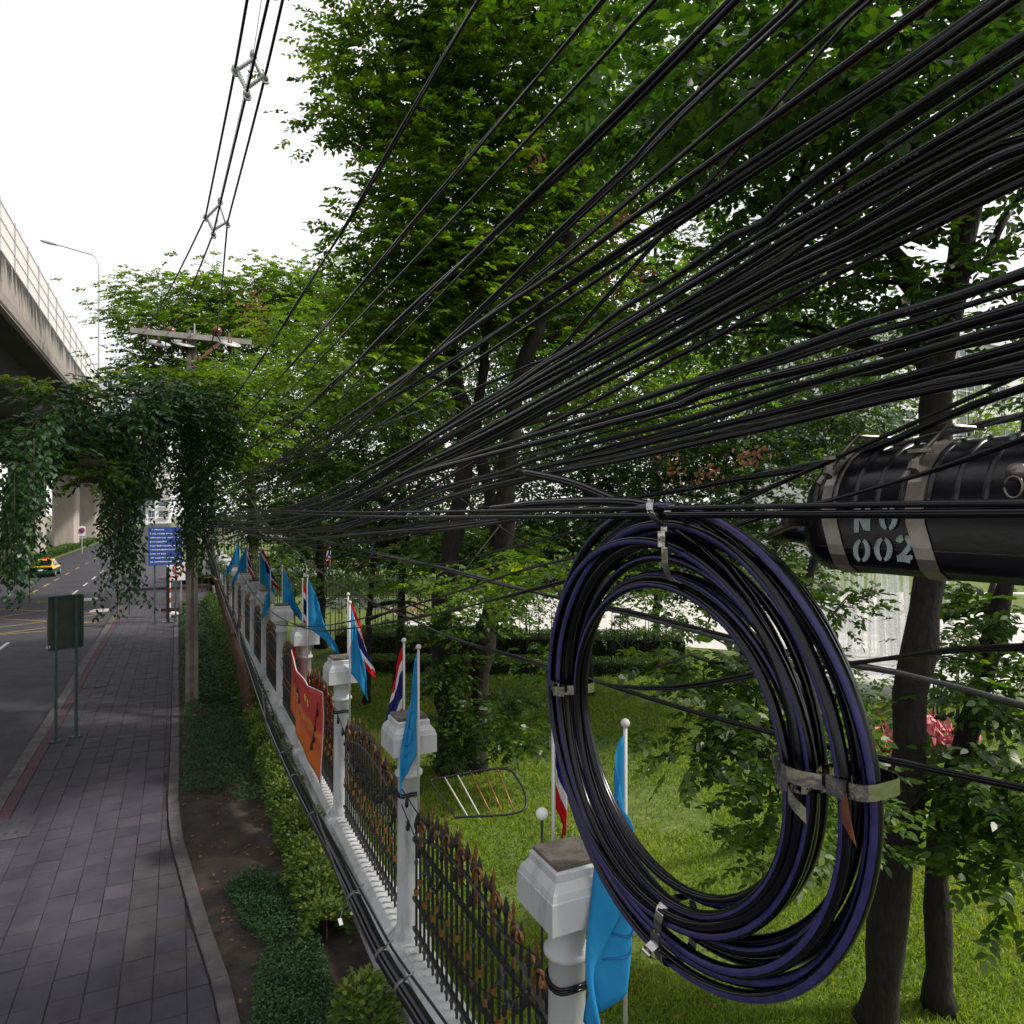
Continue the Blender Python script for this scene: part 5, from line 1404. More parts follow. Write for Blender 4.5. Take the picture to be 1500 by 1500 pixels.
v, f = loft(secs); mb.add(v, f); mb.build('cabin', M['yellow'], e)
mb = MB(); mb.add([(-.62, -1.70, .95), (.62, -1.70, .95), (.53, -1.13, 1.36), (-.53, -1.13, 1.36)], [(0, 1, 2, 3)]); o = mb.build('rear_window', M['glass'], e); o.location = (0, -.015, .02)
for s_ in (-1, 1):
    mb = MB(); mb.add([(s_ * .76, -1.2, .93), (s_ * .76, .9, .93), (s_ * .625, .35, 1.36), (s_ * .625, -.95, 1.36)], [(0, 1, 2, 3)]); o = mb.build('side_window', M['glass'], e); o.location = (s_ * .012, 0, 0)
    mb = MB(); mb.box(s_ * .62 - .19, s_ * .62 + .19, -2.2, -2.08, .60, .78); mb.build('tail_light', M['taillight'], e)
    mb = MB(); mb.box(s_ * .92 - .08, s_ * .92 + .08, .75, .85, .92, 1.05); mb.build('mirror', M['green'], e)
    for y in (-1.35, 1.35):
        mb = MB(); mb.tube([(s_ * .66, y, .31), (s_ * .88, y, .31)], .31, 16); wh = mb.build('wheel', M['tyre'], e)
        mb = MB(); mb.tube([(s_ * .881, y, .31), (s_ * .895, y, .31)], .19, 12); mb.build('rim', M['galv'], wh)
mb = MB(); mb.box(-.22, .22, -.25, -.1, 1.47, 1.60); mb.build('roof_sign', M['signred'], e)
mb = MB(); mb.box(-.26, .26, -2.215, -2.195, .55, .68); mb.build('number_plate', M['signwhite'], e)
mb = MB(); mb.box(-.86, .86, -2.26, -2.12, .32, .52); mb.build('bumper', M['green'], e)
# median strip
mb = MB(); mb.box(-22, -13.22, 20, 400, -.36, -.02); tag(mb.build('median', M['lawn']), kind='structure')
# ================================================================== CABLES
def cable(name, label, cat, pts, w_mm, X0, z_end, x_end=.72, strands=1, mats=('rubber',), stripe=None, group=None, ext=2.6, twist=1.0, sep=1.02, end=True, dy=0.0, marks=False):
    """pts: seen points from the camera end to the pole end, on the upright plane of this cable"""
    P = [V(px_, py_, X0, x_end) for px_, py_ in pts][::-1]
    if end:
        E_ = Vector((x_end, 20.45 + dy, z_end))
        P = [p for p in P if p.y < 17.5]
        P = [E_] + P
    q = crom(P, .16)
    # keep samples fine near the camera
    last = (q[-1] - q[-2]).normalized()
    if ext: q = q + [q[-1] + last * ext * t for t in (.1, .25, .5, .75, 1)]
    mb = MB(); r = w_mm * .84 / 2000
    ml = [M[m] for m in mats]
    if strands == 1:
        mb.tube(q, r, 10, 0, stripe)
    else:
        rs = r / (1.0 if strands == 2 else 1.25)
        ph = random.uniform(0, 6.28)
        for s_ in range(strands):
            qq = []; ac = 0
            for i, p in enumerate(q):
                if i: ac += (p - q[i - 1]).length
                a = ph + 6.283 * s_ / strands + twist * ac
                t = (q[min(i + 1, len(q) - 1)] - q[max(i - 1, 0)]).normalized(); u = t.cross(Vector((0, 0, 1))).normalized(); b = u.cross(t)
                qq.append(p + (u * math.cos(a) + b * math.sin(a)) * r * sep)
            mb.tube(qq, rs, 9, min(s_, len(ml) - 1), stripe)
    if marks:
        ml.append(M['olive']); k_ = len(ml) - 1; eye = Vector((0, 0, CH)); acc = 0; nxt = .1
        for a, b in zip(q, q[1:]):
            L_ = (b - a).length
            if L_ < 1e-6: continue
            while nxt < acc + L_:
                p = a.lerp(b, (nxt - acc) / L_); dist = (p - eye).length
                if .7 < dist < 2.6:
                    t = (b - a).normalized(); nv_ = (eye - p); nv_ = (nv_ - t * nv_.dot(t)).normalized(); s_ = t.cross(nv_)
                    c = p + nv_ * (r * 1.015); hl = random.uniform(.0012, .003); hw_ = r * .12
                    mb.add([c - t * hl - s_ * hw_, c + t * hl - s_ * hw_, c + t * hl + s_ * hw_, c - t * hl + s_ * hw_], [(0, 1, 2, 3)], k_)
                nxt += .009 if random.random() < .90 else .35
            acc += L_
    o = mb.build(name, ml, None, True)
    tag(o, label, cat, group)
    return o
TG = 'cables leaving over the top edge'; RG = 'cables fanning out to the right edge'
def zpx(py): return CH - (py - HY) / F * 18.75
ords = ['first', 'second', 'third', 'fourth', 'fifth', 'sixth', 'seventh', 'eighth', 'ninth', 'tenth', 'eleventh', 'twelfth', 'thirteenth', 'fourteenth', 'fifteenth', 'sixteenth', 'seventeenth', 'eighteenth', 'nineteenth', 'twentieth', 'twenty-first', 'twenty-second', 'twenty-third', 'twenty-fourth', 'twenty-fifth', 'twenty-sixth']
# (points, width, X0, end py, strands, kind)
TOP = [
 ([(701, 0), (660, 67), (590, 187), (517, 313), (473, 383), (400, 500), (366, 550), (334, 594)], 15, .98, 628, 2, 'black twin cable'),
 ([(884, 0), (800, 99), (600, 333), (500, 451), (413, 550), (374, 594), (350, 616)], 12, 1.0, 655, 2, 'thin twin cable'),
 ([(959, 0), (800, 175), (636, 350), (500, 493), (446, 550), (382, 614), (322, 668)], 12, .92, 690, 1, 'single shiny cable'),
 ([(1075, 0), (945, 130), (800, 272), (715, 350), (603, 453), (500, 551), (412, 628)], 17, .95, 690, 2, 'thick black cable'),
 ([(1079, 3), (950, 132), (805, 275), (727, 350), (621, 457), (500, 583), (412, 672)], 10, 1.02, 718, 1, 'thin cable hugging its thick neighbour'),
 ([(1165, 0), (1150, 16), (975, 180), (931, 230), (812, 343), (745, 411), (675, 478), (579, 570), (500, 637), (440, 684), (380, 718)], 11, .90, 745, 1, 'slack cable'),
 ([(1180, 0), (1150, 28), (1000, 168), (931, 240), (815, 348), (745, 416), (675, 486), (579, 574), (500, 645), (440, 690), (380, 722)], 12, 1.05, 748, 2, 'slack braided cable'),
 ([(1264, 0), (1150, 98), (945, 273), (848, 355), (724, 457), (640, 518), (520, 602), (416, 670)], 11, .93, 706, 2, 'thin bright twin cable'),
 ([(1276, 0), (1243, 30), (1150, 138), (1075, 224), (1015, 294), (945, 372), (863, 463), (809, 522), (780, 534), (663, 583), (577, 616), (500, 643), (446, 664), (360, 696)], 7, .96, 708, 2, 'thin kinked cable crossing the others'),
 ([(1369, 0), (1150, 160), (917, 326), (850, 376), (698, 476), (603, 546), (526, 598), (474, 634), (420, 670)], 17, .90, 735, 1, 'thick cable with a rust red stripe'),
 ([(1460, 0), (1310, 106), (1150, 210), (1015, 300), (850, 406), (705, 502), (577, 581), (500, 625), (450, 658), (380, 702)], 14, .92, 736, 2, 'thick dark double cable'),
 ([(1488, 0), (1330, 108), (1150, 225), (1036, 300), (850, 427), (663, 551), (570, 614), (508, 652), (440, 698)], 15, .99, 748, 1, 'thick smooth cable'),
]
for i, (pts, w_, X0, zp, st, kind) in enumerate(TOP):
    lab = f"{kind} at the top edge, {ords[i]} from the sky side"
    stripe = ((2,), 1) if i == 9 else None
    cable('overhead_cable', lab, 'cable', pts, w_, X0, zpx(zp), .66 + .012 * i, st, ('rubber', 'redline') if i == 9 else (('rubber2',) if i in (0, 5, 6, 10) else ('rubber',)), stripe, TG, twist=random.uniform(.5, 2.2), dy=random.uniform(-.1, .1), marks=False)
RIGHT = [
 ([(1500, 60), (1360, 150), (1208, 252), (1150, 300), (1122, 326), (1075, 346), (1045, 368), (982, 410), (931, 440), (893, 466), (854, 500), (800, 531), (764, 556), (736, 574), (694, 597), (663, 618), (593, 660), (523, 695), (440, 738)], 15, .94, 752, 2, 'wavy black double cable'),
 ([(1500, 86), (1278, 234), (1150, 319), (1010, 412), (893, 483), (800, 541), (768, 562), (694, 607), (593, 666), (500, 716), (440, 741)], 13, 1.02, 753, 1, 'smooth black cable'),
 ([(1500, 131), (1313, 243), (1150, 337), (1022, 412), (800, 546), (730, 586), (652, 630), (560, 690), (470, 736)], 17, .92, 756, 1, 'thick black cable'),
 ([(1500, 152), (1313, 255), (1150, 351), (963, 468), (800, 554), (733, 592), (640, 646), (550, 700), (460, 742)], 16, .98, 758, 1, 'thick black cable pressed against the one above it'),
 ([(1500, 168), (1330, 258), (1150, 361), (970, 470), (800, 560), (730, 598), (620, 664), (540, 708), (450, 748)], 13, 1.06, 760, 2, 'dark cable in the thick bundle'),
 ([(1500, 182), (1360, 252), (1185, 348), (1150, 377), (987, 463), (917, 500), (800, 566), (733, 600), (617, 660), (558, 695), (440, 746)], 12, .93, 760, 2, 'braided dark cable'),
 ([(1500, 205), (1430, 228), (1290, 312), (1150, 388), (950, 497), (800, 580), (700, 634), (600, 690), (500, 744)], 15, 1.08, 764, 2, 'dark cable at the top of the wide bundle'),
 ([(1500, 217), (1451, 236), (1243, 352), (1150, 396), (1010, 477), (917, 529), (800, 588), (733, 625), (600, 688), (500, 742)], 17, .90, 766, 1, 'thick cable on the near side of the wide bundle'),
 ([(1500, 236), (1337, 318), (1243, 366), (1150, 408), (1000, 489), (900, 540), (800, 595), (733, 632), (610, 692), (500, 746)], 16, .96, 768, 2, 'thick cable in the middle of the wide bundle'),
 ([(1500, 252), (1337, 332), (1230, 384), (1150, 420), (1000, 500), (900, 552), (800, 603), (733, 640), (620, 696), (500, 750), (410, 778)], 15, 1.04, 770, 1, 'thick cable low in the wide bundle'),
 ([(1500, 266), (1425, 302), (1281, 374), (1150, 438), (1050, 493), (987, 524), (898, 573), (850, 598), (733, 658), (652, 700), (600, 728), (500, 776), (440, 797), (390, 806), (340, 796), (318, 775)], 13, .91, 766, 1, 'red marked cable along the underside of the wide bundle'),
 ([(1500, 400), (1407, 433), (1267, 474), (1150, 517), (987, 568), (882, 604), (800, 631), (733, 653), (660, 676), (600, 696), (500, 735), (420, 768)], 17, .90, 768, 1, 'thick grey cable alone below the wide bundle'),
 ([(1490, 425), (1340, 470), (1260, 492), (1150, 528), (1040, 560), (980, 590), (880, 616), (768, 644), (660, 684), (600, 702), (500, 742), (420, 770)], 9, 1.0, 770, 2, 'slack thin twisted cable under the lone grey one'),
 ([(1500, 449), (1243, 524), (1150, 547), (1033, 576), (998, 592), (900, 618), (800, 645), (700, 670), (600, 698), (500, 748), (420, 774)], 19, .88, 768, 1, 'thick glossy cable with a bright highlight'),
 ([(1500, 464), (1337, 500), (1150, 559), (998, 601), (850, 643), (700, 682), (600, 706), (500, 752), (420, 776)], 7, .93, 770, 1, 'thin tan lined cable under the glossy one'),
 ([(1500, 473), (1300, 530), (1150, 571), (987, 620), (882, 645), (780, 674), (740, 690), (640, 716), (540, 752), (440, 776)], 17, .96, 770, 1, 'thick dull cable'),
 ([(1500, 486), (1360, 517), (1290, 545), (1243, 549), (1150, 578), (1020, 622), (900, 654), (780, 690), (680, 720), (560, 756), (440, 780)], 11, 1.05, 771, 2, 'slack dull twin cable'),
 ([(1500, 505), (1313, 557), (1150, 600), (963, 645), (900, 662), (800, 682), (764, 691), (670, 712), (580, 742), (480, 772)], 16, .91, 770, 1, 'thick smooth dark cable'),
 ([(1500, 526), (1337, 564), (1150, 609), (1000, 648), (880, 676), (780, 700), (690, 722), (580, 752), (480, 776), (410, 776)], 14, 1.0, 772, 2, 'dark double cable'),
 ([(1500, 533), (1281, 580), (1150, 612), (1020, 640), (900, 672), (790, 696), (700, 720), (600, 748), (480, 776)], 7, .94, 772, 3, 'pale twisted steel wire'),
 ([(1500, 545), (1313, 582), (1150, 621), (1020, 650), (900, 676), (800, 694), (720, 711), (650, 730), (560, 760), (480, 778), (400, 778)], 14, .90, 772, 1, 'smooth dark cable just above the strand'),
 ([(1500, 568), (1425, 594), (1321, 640), (1247, 668), (1180, 687), (1080, 702), (1000, 718), (900, 732), (780, 744), (680, 757), (560, 773), (480, 778), (410, 776)], 14, .97, 772, 1, 'cable lashed down onto the black enclosure'),
 ([(1500, 608), (1418, 627), (1300, 655), (1180, 681), (1080, 702), (980, 722), (860, 738), (760, 752), (640, 764), (540, 777), (440, 778)], 8, 1.0, 773, 3, 'twisted strand that carries the black enclosure'),
 ([(1500, 643), (1353, 694), (1212, 734), (1104, 761), (1020, 790), (900, 832), (780, 864), (650, 897), (580, 910), (517, 920), (450, 921), (380, 880), (330, 800)], 7, .87, 766, 2, 'thin twin cable crossing the face of the black enclosure'),
]
for i, (pts, w_, X0, zp, st, kind) in enumerate(RIGHT):
    lab = f"{kind}, {ords[i]} down at the right edge"
    stripe = ((2,), 1) if i == 10 else None
    cable('overhead_cable', lab, 'cable', pts, w_, X0, zpx(zp), .62 + .011 * i, st, ('rubber', 'redline') if i == 10 else (('twist',) if st == 3 else (('rubber2',) if i in (0, 5, 8, 11, 15, 16, 18) else ('rubber',))), stripe, RG, twist=30 if st == 3 else random.uniform(.5, 2.6), dy=random.uniform(-.12, .12), sep=1.0, marks=i in (2, 11, 13))
# the level pair at camera height
cable('level_cable', 'lower and thicker of the two level cables crossing in front of the black enclosure', 'cable', [(1500, 752), (1300, 753), (1000, 754), (800, 757), (600, 757), (500, 755), (420, 751)], 15, .79, zpx(745), .70, 1, ('rubber',), None, 'level cables at eye height')
cable('level_cable', 'upper stranded one of the two level cables crossing in front of the black enclosure', 'cable', [(1500, 737), (1300, 739), (1000, 744), (800, 747), (600, 750), (500, 750), (420, 748)], 11, .79, zpx(743), .70, 1, ('rubber2',), None, 'level cables at eye height')
# sloping cables to the lower right, behind the coil
cable('sloping_cable', 'thick black cable sloping down behind the coil, lower of the two sloping lines', 'cable', [(1500, 1155), (1284, 1110), (1150, 1078), (1014, 1042), (880, 1000), (780, 970), (650, 930), (597, 904), (545, 884)], 17, 1.32, 0, .95, 1, ('rubber',), None, 'cables sloping down behind the coil', end=False)
cable('sloping_cable', 'pale twisted guy wire running from the bundle down to the thick sloping cable', 'cable', [(560, 890), (520, 868), (490, 852), (437, 812), (399, 777), (375, 745), (361, 721)], 14, 1.32, 0, .95, 2, ('twist', 'rubber2'), None, None, end=False, ext=0, twist=9)
cable('sloping_cable', 'black cable with steel strand sloping down behind the coil, upper sloping line', 'cable', [(1500, 1034), (1320, 986), (1200, 966), (1104, 945), (950, 904), (780, 867), (650, 833), (560, 812), (477, 793), (434, 780)], 13, 1.30, 0, .95, 2, ('rubber', 'twist'), None, 'cables sloping down behind the coil', end=False, twist=2)
cable('loose_cable', 'wavy black cable sagging across the ring of the coil and out to the right', 'cable', [(1500, 948), (1400, 952), (1320, 962), (1208, 977), (1104, 988), (1032, 1002), (942, 1008), (863, 997), (780, 970), (700, 946)], 10, 1.22, 0, .95, 2, ('rubber2',), None, None, end=False, twist=3)
cable('loose_cable', 'wavy twisted cable drooping in front of the flags, upper one', 'cable', [(1060, 745), (1000, 771), (900, 803), (780, 831), (650, 873), (543, 903), (477, 916), (415, 916), (370, 908), (338, 889), (312, 830)], 7, .92, zpx(800), .66, 2, ('rubber2',), None, None, twist=16)
cable('loose_cable', 'slack cable curving under the bundle near the utility pole', 'cable', [(905, 755), (830, 782), (740, 804), (650, 826), (560, 818), (480, 806), (405, 806), (357, 804)], 8, .98, zpx(772), .7, 1, ('rubber2',), None, None, ext=0)
for k, (pts, X0) in enumerate([([(700, 762), (620, 772), (520, 786), (430, 784), (370, 774)], .95), ([(760, 760), (640, 775), (540, 781), (440, 790), (360, 782)], .9), ([(660, 765), (560, 790), (470, 798), (400, 790), (350, 775)], 1.0)]):
    cable('loose_cable', ['thin cable dipping just under the level pair near the pole, shallowest of three', 'thin cable dipping under the level pair near the pole, middle of three', 'thin cable dipping under the level pair near the pole, deepest of three'][k], 'cable', pts, 12, X0, zpx(755 + 5 * k), .7, 2, ('rubber2',), None, 'slack cables under the level pair', ext=0, twist=1.5)
for k, pts in enumerate([[(500, 650), (440, 672), (390, 690), (345, 706), (318, 704)], [(500, 640), (450, 664), (400, 682), (350, 700), (322, 705)]]):
    cable('loose_cable', ['slack thin wire curving into the creeper beside the pole, lower of two', 'slack thin wire curving into the creeper beside the pole, upper of two'][k], 'cable', pts, 8, .95, zpx(700 - 3 * k), .7, 1, ('rubber2',), None, 'thin wires by the creeper', ext=0)
# heavy black cable hanging down along the fence
P = [V(630, 1512, .95), V(560, 1400, .92), V(530, 1338, .9), V(487, 1250, .88), V(435, 1150, .86), V(395, 1060, .85), V(362, 965, .84), V(340, 905, .82)]
P = [P[0] + (P[0] - P[1]) * 2.0] + P + [Vector((.8, 16.2, CH - (850 - HY) / F * 14.9)), Vector((.76, 20.2, zpx(800)))]
q = crom(P, .15)
e = empty('hanging_cable', q[len(q) // 2], 'heavy black cable sagging from the pole down past the lime hedge', 'cable')
o_ = Vector(e.location)
mb = MB(); mb.tube([p - o_ for p in q], .035, 12); mb.build('jacket', M['rubber'], e, True)
mb = MB(); mb.tube([p - o_ + Vector((.036 * math.sin(i * .31), 0, .036 * math.cos(i * .31))) for i, p in enumerate(q)], .006, 6); mb.build('lashing_wire', M['twist'], e, True)
mb = MB(); mb.tube([p - o_ + Vector((.05 + .02 * math.sin(i * .17 + 1), 0, .04 - .02 * abs(math.sin(i * .11)))) for i, p in enumerate(q[: len(q) // 2 + 14])], .007, 6); mb.build('thin_wire', M['rubber2'], e, True)
for (px_, py_) in ((573, 1397), (552, 1368), (515, 1308), (437, 1162), (463, 1205), (420, 1120)):
    c = V(px_, py_, .89) - o_
    i = min(range(len(q)), key=lambda k: (q[k] - o_ - c).length); t = (q[min(i + 1, len(q) - 1)] - q[i - 1]).normalized(); c = q[i] - o_
    mb = MB(); mb.tube([c - t * .012, c + t * .012], .039, 12); mb.tube([c + Vector((0, 0, .03)), c + Vector((.02, -.03, .07)), c + Vector((.05, -.02, .075))], .004, 5); mb.build('wire_tie', M['twist'], e, True)
c = V(500, 1355, .9) - o_
mb = MB(); mb.obox(c, c + Vector((.0, .05, .012)), (0, 0, 1), .022, .006); mb.build('white_tag', M['flag_white'], e)
mb = MB(); mb.tube(crom([c + Vector((0, .05, .01)), c + Vector((.03, .10, .03)), V(523, 1322, .9) - o_], .02), .003, 5); mb.build('tag_tie', M['twist'], e, True)

# ------------------------------------------------------------------ the coil
XC = .85
def cy(px_, py_=1000):
    p = V(px_, py_, XC); return p.y
e = empty('cable_coil', (XC, 1.03, CH - .40), 'big ring of coiled black cables with violet stripes, strapped and hung under the level pair', 'cable coil')
cc = Vector(e.location)
yl, yr_o, yr_i = cy(830), cy(1285), cy(1186)
loops = []
for k in range(6):      # wide loops
    a = k / 5
    loops.append((yl + .040 - .050 * a + random.gauss(0, .010), cy(1288 - 42 * a), CH + .010 - .055 * a + random.gauss(0, .011), CH - .830 + .060 * a + random.gauss(0, .011), (-.018, .002, .021)[k % 3] + random.uniform(-.005, .005), .0101))
for k in range(8):      # tighter loops
    a = k / 7
    loops.append((yl + .020 - .100 * a + random.gauss(0, .010), cy(1200 - 30 * a), CH - .050 - .075 * a + random.gauss(0, .011), CH - .765 + .050 * a + random.gauss(0, .011), (-.019, .0, .019)[k % 3] + random.uniform(-.005, .005), .0089))
random.shuffle(loops)
for k, (y0, y1, zt, zb, xo_, r) in enumerate(loops):
    q = []; n = 72; ph = random.uniform(0, 6.28)
    for i in range(n + 1):
        t = 2 * math.pi * i / n
        cy_, cz_ = (y0 + y1) / 2, (zt + zb) / 2
        q.append(Vector((xo_ + .006 * math.sin(t + ph) + .005 * math.sin(2 * t + ph * 2), cy_ + (y0 - y1) / 2 * math.cos(t) - cc.y, cz_ + (zt - zb) / 2 * math.sin(t) + .012 * math.sin(3 * t + ph) * (1 - abs(math.sin(t))) - cc.z)))
    st = (((2,), (2, 3), (3,))[k % 3], 1) if k % 9 not in (2, 5, 7) else None
    mb = MB(); mb.tube(q, r, 12, 0, st, roll=random.uniform(-.7, .7), rolladd=random.choice((-1, 1)) * .007, cap=False)
    mb.build('loop', [M['rubber'], M['purple']], e, True)
# printed marks on a few loops
mb = MB()
for (px_, py_, ex, ey) in ((1228, 1318, -9, 40), (1166, 1210, -6, 50), (870, 1165, 14, 60), (842, 980, -2, 40), (900, 1240, 24, 50)):
    a = V(px_, py_, XC - .055); b = V(px_ + ex, py_ + ey, XC - .055); n = 9
    for i in range(n):
        p = a.lerp(b, i / n) - cc; d_ = (b - a).normalized(); w_ = (b - a).length / n
        mb.obox(p, p + d_ * w_ * .45, (-1, 0, 0), .003, .0006)
# (print omitted where it would not lie on a jacket)
# lead-in cables
for pts, X0, m_ in (([(760, 690), (840, 708), (900, 732), (960, 756), (1030, 800), (1100, 880), (1150, 990), (1172, 1140)], .85, 'rubber'), ([(712, 746), (800, 737), (900, 735), (960, 742), (1030, 770), (1110, 835), (1180, 945), (1222, 1060), (1236, 1150)], .835, 'rubber')):
    q = crom([V(a, b, X0, .7) - cc for a, b in pts], .05); mb = MB(); mb.tube(q, .0105, 12, 0, ((3, 4), 1)); mb.build('lead_in_cable', [M['rubber'], M['purple']], e, True)
# steel bands
def band(px_, py_, half, xh, tang, tail=None, wd=.022):
    """flat steel strap round the bundle at a point of the ring; tang = direction of the ring in (Y,Z)"""
    c = V(px_, py_, XC) - cc
    T = Vector((0, tang[0], tang[1])).normalized(); N_ = Vector((0, -T.z, T.y)); Xv = Vector((1, 0, 0))
    v = []; n = 24
    for i in range(n):
        a = 2 * math.pi * i / n; ca, sa = math.cos(a), math.sin(a)
        sg = lambda s_: math.copysign(abs(s_) ** .55, s_)
        p = c + N_ * half * sg(ca) + Xv * xh * sg(sa) + Vector((random.gauss(0, .0008), 0, 0))
        v += [p - T * wd / 2, p + T * wd / 2]
    mb = MB(); mb.add(v, [(2 * i, 2 * ((i + 1) % n), 2 * ((i + 1) % n) + 1, 2 * i + 1) for i in range(n)])
    o = mb.build('steel_band', M['band'], e); o.modifiers.new('thickness', 'SOLIDIFY').thickness = .0012
    mb = MB(); b_ = c - Xv * (xh + .003) + N_ * half * .1
    mb.obox(b_ - N_ * .014, b_ + N_ * .014, T, .006, wd * 1.15); mb.build('buckle', M['band'], o)
    if tail:
        mb = MB(); t0 = c - Xv * (xh + .004) + N_ * half * tail[0]; v = []
        for i in range(9):
            s_ = i / 8; p = t0 + N_ * tail[1] * s_ + Vector((-.020 * math.sin(3.0 * s_), 0, 0)) + T * tail[2] * s_ * s_
            v += [p - T * wd / 2, p + T * wd / 2]
        mb.add(v, [(2 * i, 2 * i + 2, 2 * i + 3, 2 * i + 1) for i in range(8)]); t_ = mb.build('strap_tail', M['band'], o); t_.modifiers.new('thickness', 'SOLIDIFY').thickness = .0012
band(838, 1003, .048, .044, (0, 1), (.2, .04, 0))
band(990, 1362, .062, .044, (-1, -.05), (.2, .03, -.01))
band(1184, 1137, .036, .045, (.03, 1), (.3, .03, -.035))
band(1256, 1143, .044, .045, (.03, 1), (-.4, -.085, .01))
band(1010, 795, .075, .058, (1, -.02), (.4, .05, .03), .018)
# dead leaf caught on the coil
p = V(1240, 1195, XC - .06)
o = leaf_object('caught_leaf', np.array([tuple(p + Vector((0, 0, .03)))]), np.array([(0.1, .0, -1.)]), np.array([(-1., .3, .1)]), .075, .022, np.array([.1]), L['brown'], None, True)
tag(o, 'brown dead leaf stuck on the right side of the coil below the steel band', 'leaf')

# ------------------------------------------------------------------ the black splice enclosure
XN = .905; WDT = .20
yA = V(1156, 753, XN).y; yB = yA - .62
zT, zB = CH + .105, CH - .090
zm = CH - .012
e = empty('splice_enclosure', (XN + WDT / 2, (yA + yB) / 2, CH), 'black ribbed cable enclosure stencilled NO 002, hung behind the level pair', 'enclosure')
ec = Vector(e.location)
def sect2(s_, cut=0.0):
    """outline in (X,Z): domed top, flat sides, rounded flanged bottom"""
    out = []; hw_ = WDT / 2
    for a in np.linspace(math.pi, 0, 15):
        out.append((hw_ * math.cos(a) * s_, (zm - CH) + (zT - zm) * math.sin(a) ** .9 * s_))
    for x, z in ((hw_, -.045), (hw_ * .99, -.060), (hw_ * .9, -.076), (hw_ * .72, -.088), (hw_ * .3, zB - CH), (-hw_ * .3, zB - CH), (-hw_ * .72, -.088), (-hw_ * .9, -.076), (-hw_ * .99, -.060), (-hw_, -.045)):
        out.append((x * s_, z * s_))
    return out
ys3 = [(yA, .62), (yA - .004, .70), (yA - .016, .82), (yA - .035, .93), (yA - .055, .985), (yA - .075, 1.0)]
ys3 += [(y, 1.0) for y in np.linspace(yA - .10, yA - .40, 8)]
ys3 += [(yA - .43, .99), (yA - .47, .95), (yA - .52, .86), (yA - .56, .72), (yA - .595, .5), (yA - .61, .2)]
secs = [[(x, y - ec.y, z) for x, z in sect2(s_)] for y, s_ in ys3]
v, f = loft(secs); mb = MB(); mb.add(v, f); body = mb.build('body', M['plastic'], e, True)
# ribs over the dome
for y in np.linspace(yA - .045, yA - .305, 8):
    v = []; s0 = 1.0 if y < yA - .06 else .97
    prof = [(x, z) for x, z in sect2(s0)[1:14]]
    mb = MB()
    for sc2, dy_ in ((1.0, -.0045), (1.03, -.002), (1.03, .002), (1.0, .0045)):
        v += [(x * sc2, y - ec.y + dy_, z * sc2 if z > 0 else z) for x, z in prof]
    mb.add(v, [(j * 13 + k, j * 13 + k + 1, (j + 1) * 13 + k + 1, (j + 1) * 13 + k) for j in range(3) for k in range(12)]); mb.build('rib', M['plastic'], e, True)
# seam flange along the lower edge
mb = MB(); mb.box(-WDT / 2 - .0008, WDT / 2 + .0008, yA - .43 - ec.y, yA - .05 - ec.y, -.0505, -.0485); mb.build('flange', M['plastic'], e)
mb = MB(); mb.tube([(-.03, yA - ec.y - .01, -.03), (-.03, yA - ec.y + .10, -.035)], [.022, .014], 10); mb.tube([(.02, yA - ec.y - .01, -.02), (.02, yA - ec.y + .12, -.02)], [.022, .012], 10); mb.build('cable_gland', M['plastic'], e, True)
# steel straps with bolts
for px_ in (1213, 1338):
    y = V(px_, 700, XN).y - ec.y
    mb = MB(); v = []
    sec_ = sect2(1.0); n = len(sec_)
    for sc2, dy_ in ((1.012, -.0135), (1.022, -.0135), (1.022, .0135), (1.012, .0135)): v += [(x * sc2, y + dy_ - (.018 if z < 0 else 0) * min(1, -z / .06 if z < 0 else 0), z * sc2) for x, z in sec_]
    mb.add(v, [(j * n + k, j * n + (k + 1) % n, ((j + 1) % 4) * n + (k + 1) % n, ((j + 1) % 4) * n + k) for j in range(4) for k in range(n)])
    s_ = mb.build('steel_strap', M['strap'], e)
    bx = -WDT / 2 * .93; bz = .070
    mb = MB(); mb.tube([(bx - .022, y + .006, bz - .024), (bx + .016, y - .003, bz + .022)], .0045, 10); mb.lathe([(.009, 0), (.009, .008)], 6, (bx - .002, y, bz - .003)); mb.box(bx - .004, bx + .020, y - .011, y + .011, bz + .014, bz + .019)
    mb.tube([(bx - .012, y - .002, bz - .012), (bx - .004, y, bz - .002)], .008, 8); mb.build('tension_bolt', M['bolt'], s_)
    mb = MB(); mb.tube([(bx + .02, y, bz + .02), (bx + .035, y - .02, bz + .05), (.0, y - .035, .118)], .003, 6); mb.build('hanger_hook', M['bolt'], s_)
y = V(1150, 780, XN).y - ec.y
mb = MB(); mb.tube([(-.10, y + .035, -.035), (-.085, y - .01, -.012)], .006, 8); mb.box(-.105, -.07, y - .012, y + .004, -.02, .006); mb.build('end_bolt', M['bolt'], e)
# end valve and ring at the far right
y = V(1492, 690, XN).y - ec.y
mb = MB(); mb.tube([(-.108, y, .050), (-.092, y, .050)], .011, 12); mb.tube([(-.110, y + .010 * math.cos(t), .032 + .013 * math.sin(t)) for t in np.linspace(0, 6.28, 14)], .0018, 6); mb.build('valve', M['bolt'], e, True)
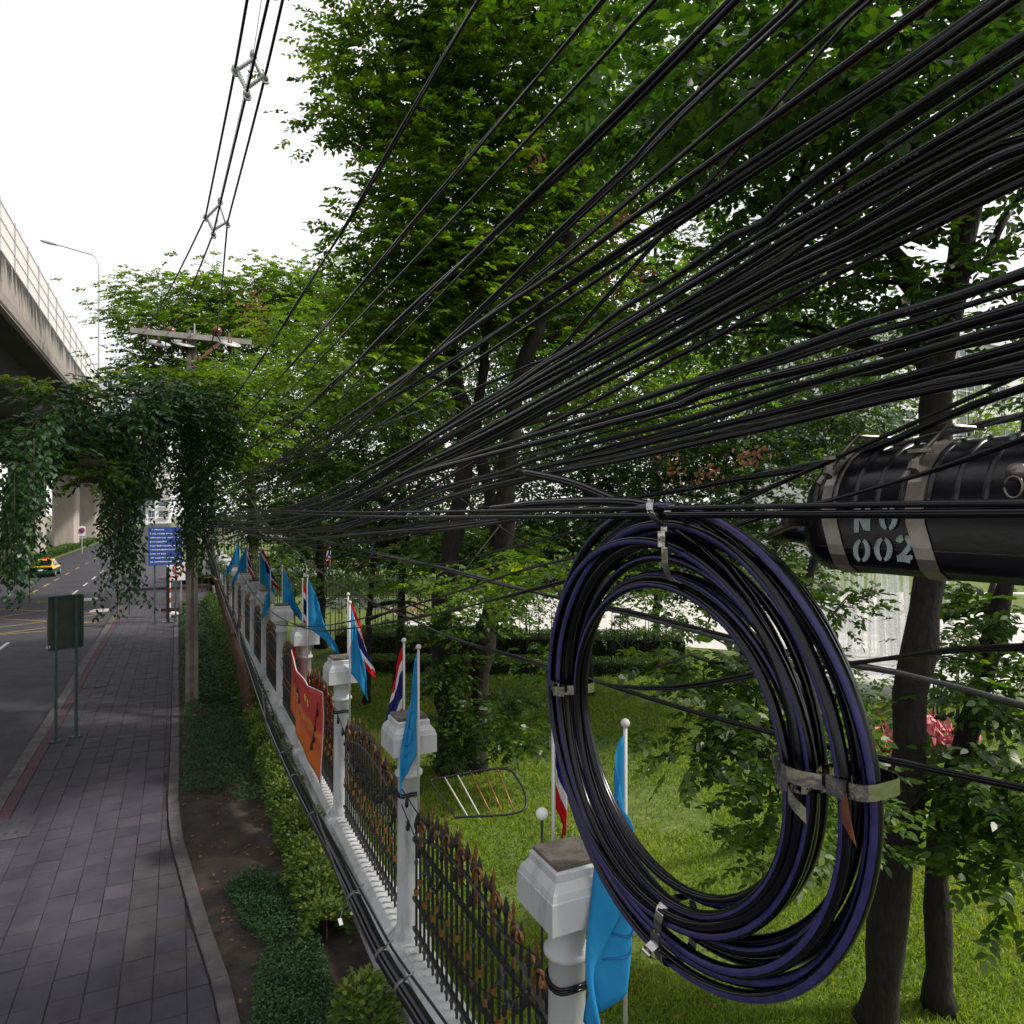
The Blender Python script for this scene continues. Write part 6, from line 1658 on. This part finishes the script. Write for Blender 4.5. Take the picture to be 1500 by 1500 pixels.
# stencilled figures on the flat side
def glyph(strokes, ox, oz, sc2, w_):
    mb = MB()
    for st in strokes:
        for (a, b) in zip(st, st[1:]):
            pa = Vector((ox + a[0] * sc2 * .8, oz + a[1] * sc2)); pb = Vector((ox + b[0] * sc2 * .8, oz + b[1] * sc2)); d_ = (pb - pa); 
            if d_.length < 1e-6: continue
            d_.normalize(); n_ = Vector((-d_.y, d_.x))
            wa = a[2] * w_ / 2 if len(a) > 2 else w_ / 2; wb = b[2] * w_ / 2 if len(b) > 2 else w_ / 2
            pts = [pa - n_ * wa, pb - n_ * wb, pb + n_ * wb, pa + n_ * wa]
            K_ = len(mb.f); mb.add([(-WDT / 2 - .0012 - .00012 * K_, -p.x, p.y) for p in pts], [(0, 3, 2, 1)])
    return mb
def arc(cx, cz, rx, rz, a0, a1, n=10, w0=.55, w1=1.0):
    out = []
    for i in range(n + 1):
        t = i / n; a = math.radians(a0 + (a1 - a0) * t); out.append((cx + rx * math.cos(a), cz + rz * math.sin(a), w0 + (w1 - w0) * math.sin(math.pi * t)))
    return out
zero = [arc(.5, .5, .40, .46, 105, 255), arc(.5, .5, .40, .46, 75, -75)]
two = [arc(.48, .68, .36, .28, 165, 100, 5, .9, 1.1), arc(.48, .68, .36, .28, 80, -20, 8, .7, 1.1), [(.80, .58, .9), (.52, .30, .8), (.16, .06, .7)], [(.12, .06, 1.0), (.50, .08, 1.1), (.86, .05, 1.2)], [(.86, .06, .7), (.90, .24, .6)]]
en = [[(.15, 0, 1), (.15, 1, 1)], [(.24, .95, 1.1), (.76, .08, 1.1)], [(.85, 0, 1), (.85, 1, 1)], [(.02, .02, .8), (.30, .02, .8)]]
def put(g, px_, py_, h, nm):
    p = V(px_, py_, XN); mb = glyph(g, -(p.y - ec.y), p.z - CH, h, h * .26); o = mb.build('stencilled_figure', M['paint_pale'], e); return o
hT = .033
put(zero, 1252, 822, hT, '0'); put(zero, 1283, 821, hT, '0'); put(two, 1313, 820, hT, '2')
put(en, 1252, 777, hT, 'N'); put(zero, 1290, 776, hT, 'O')
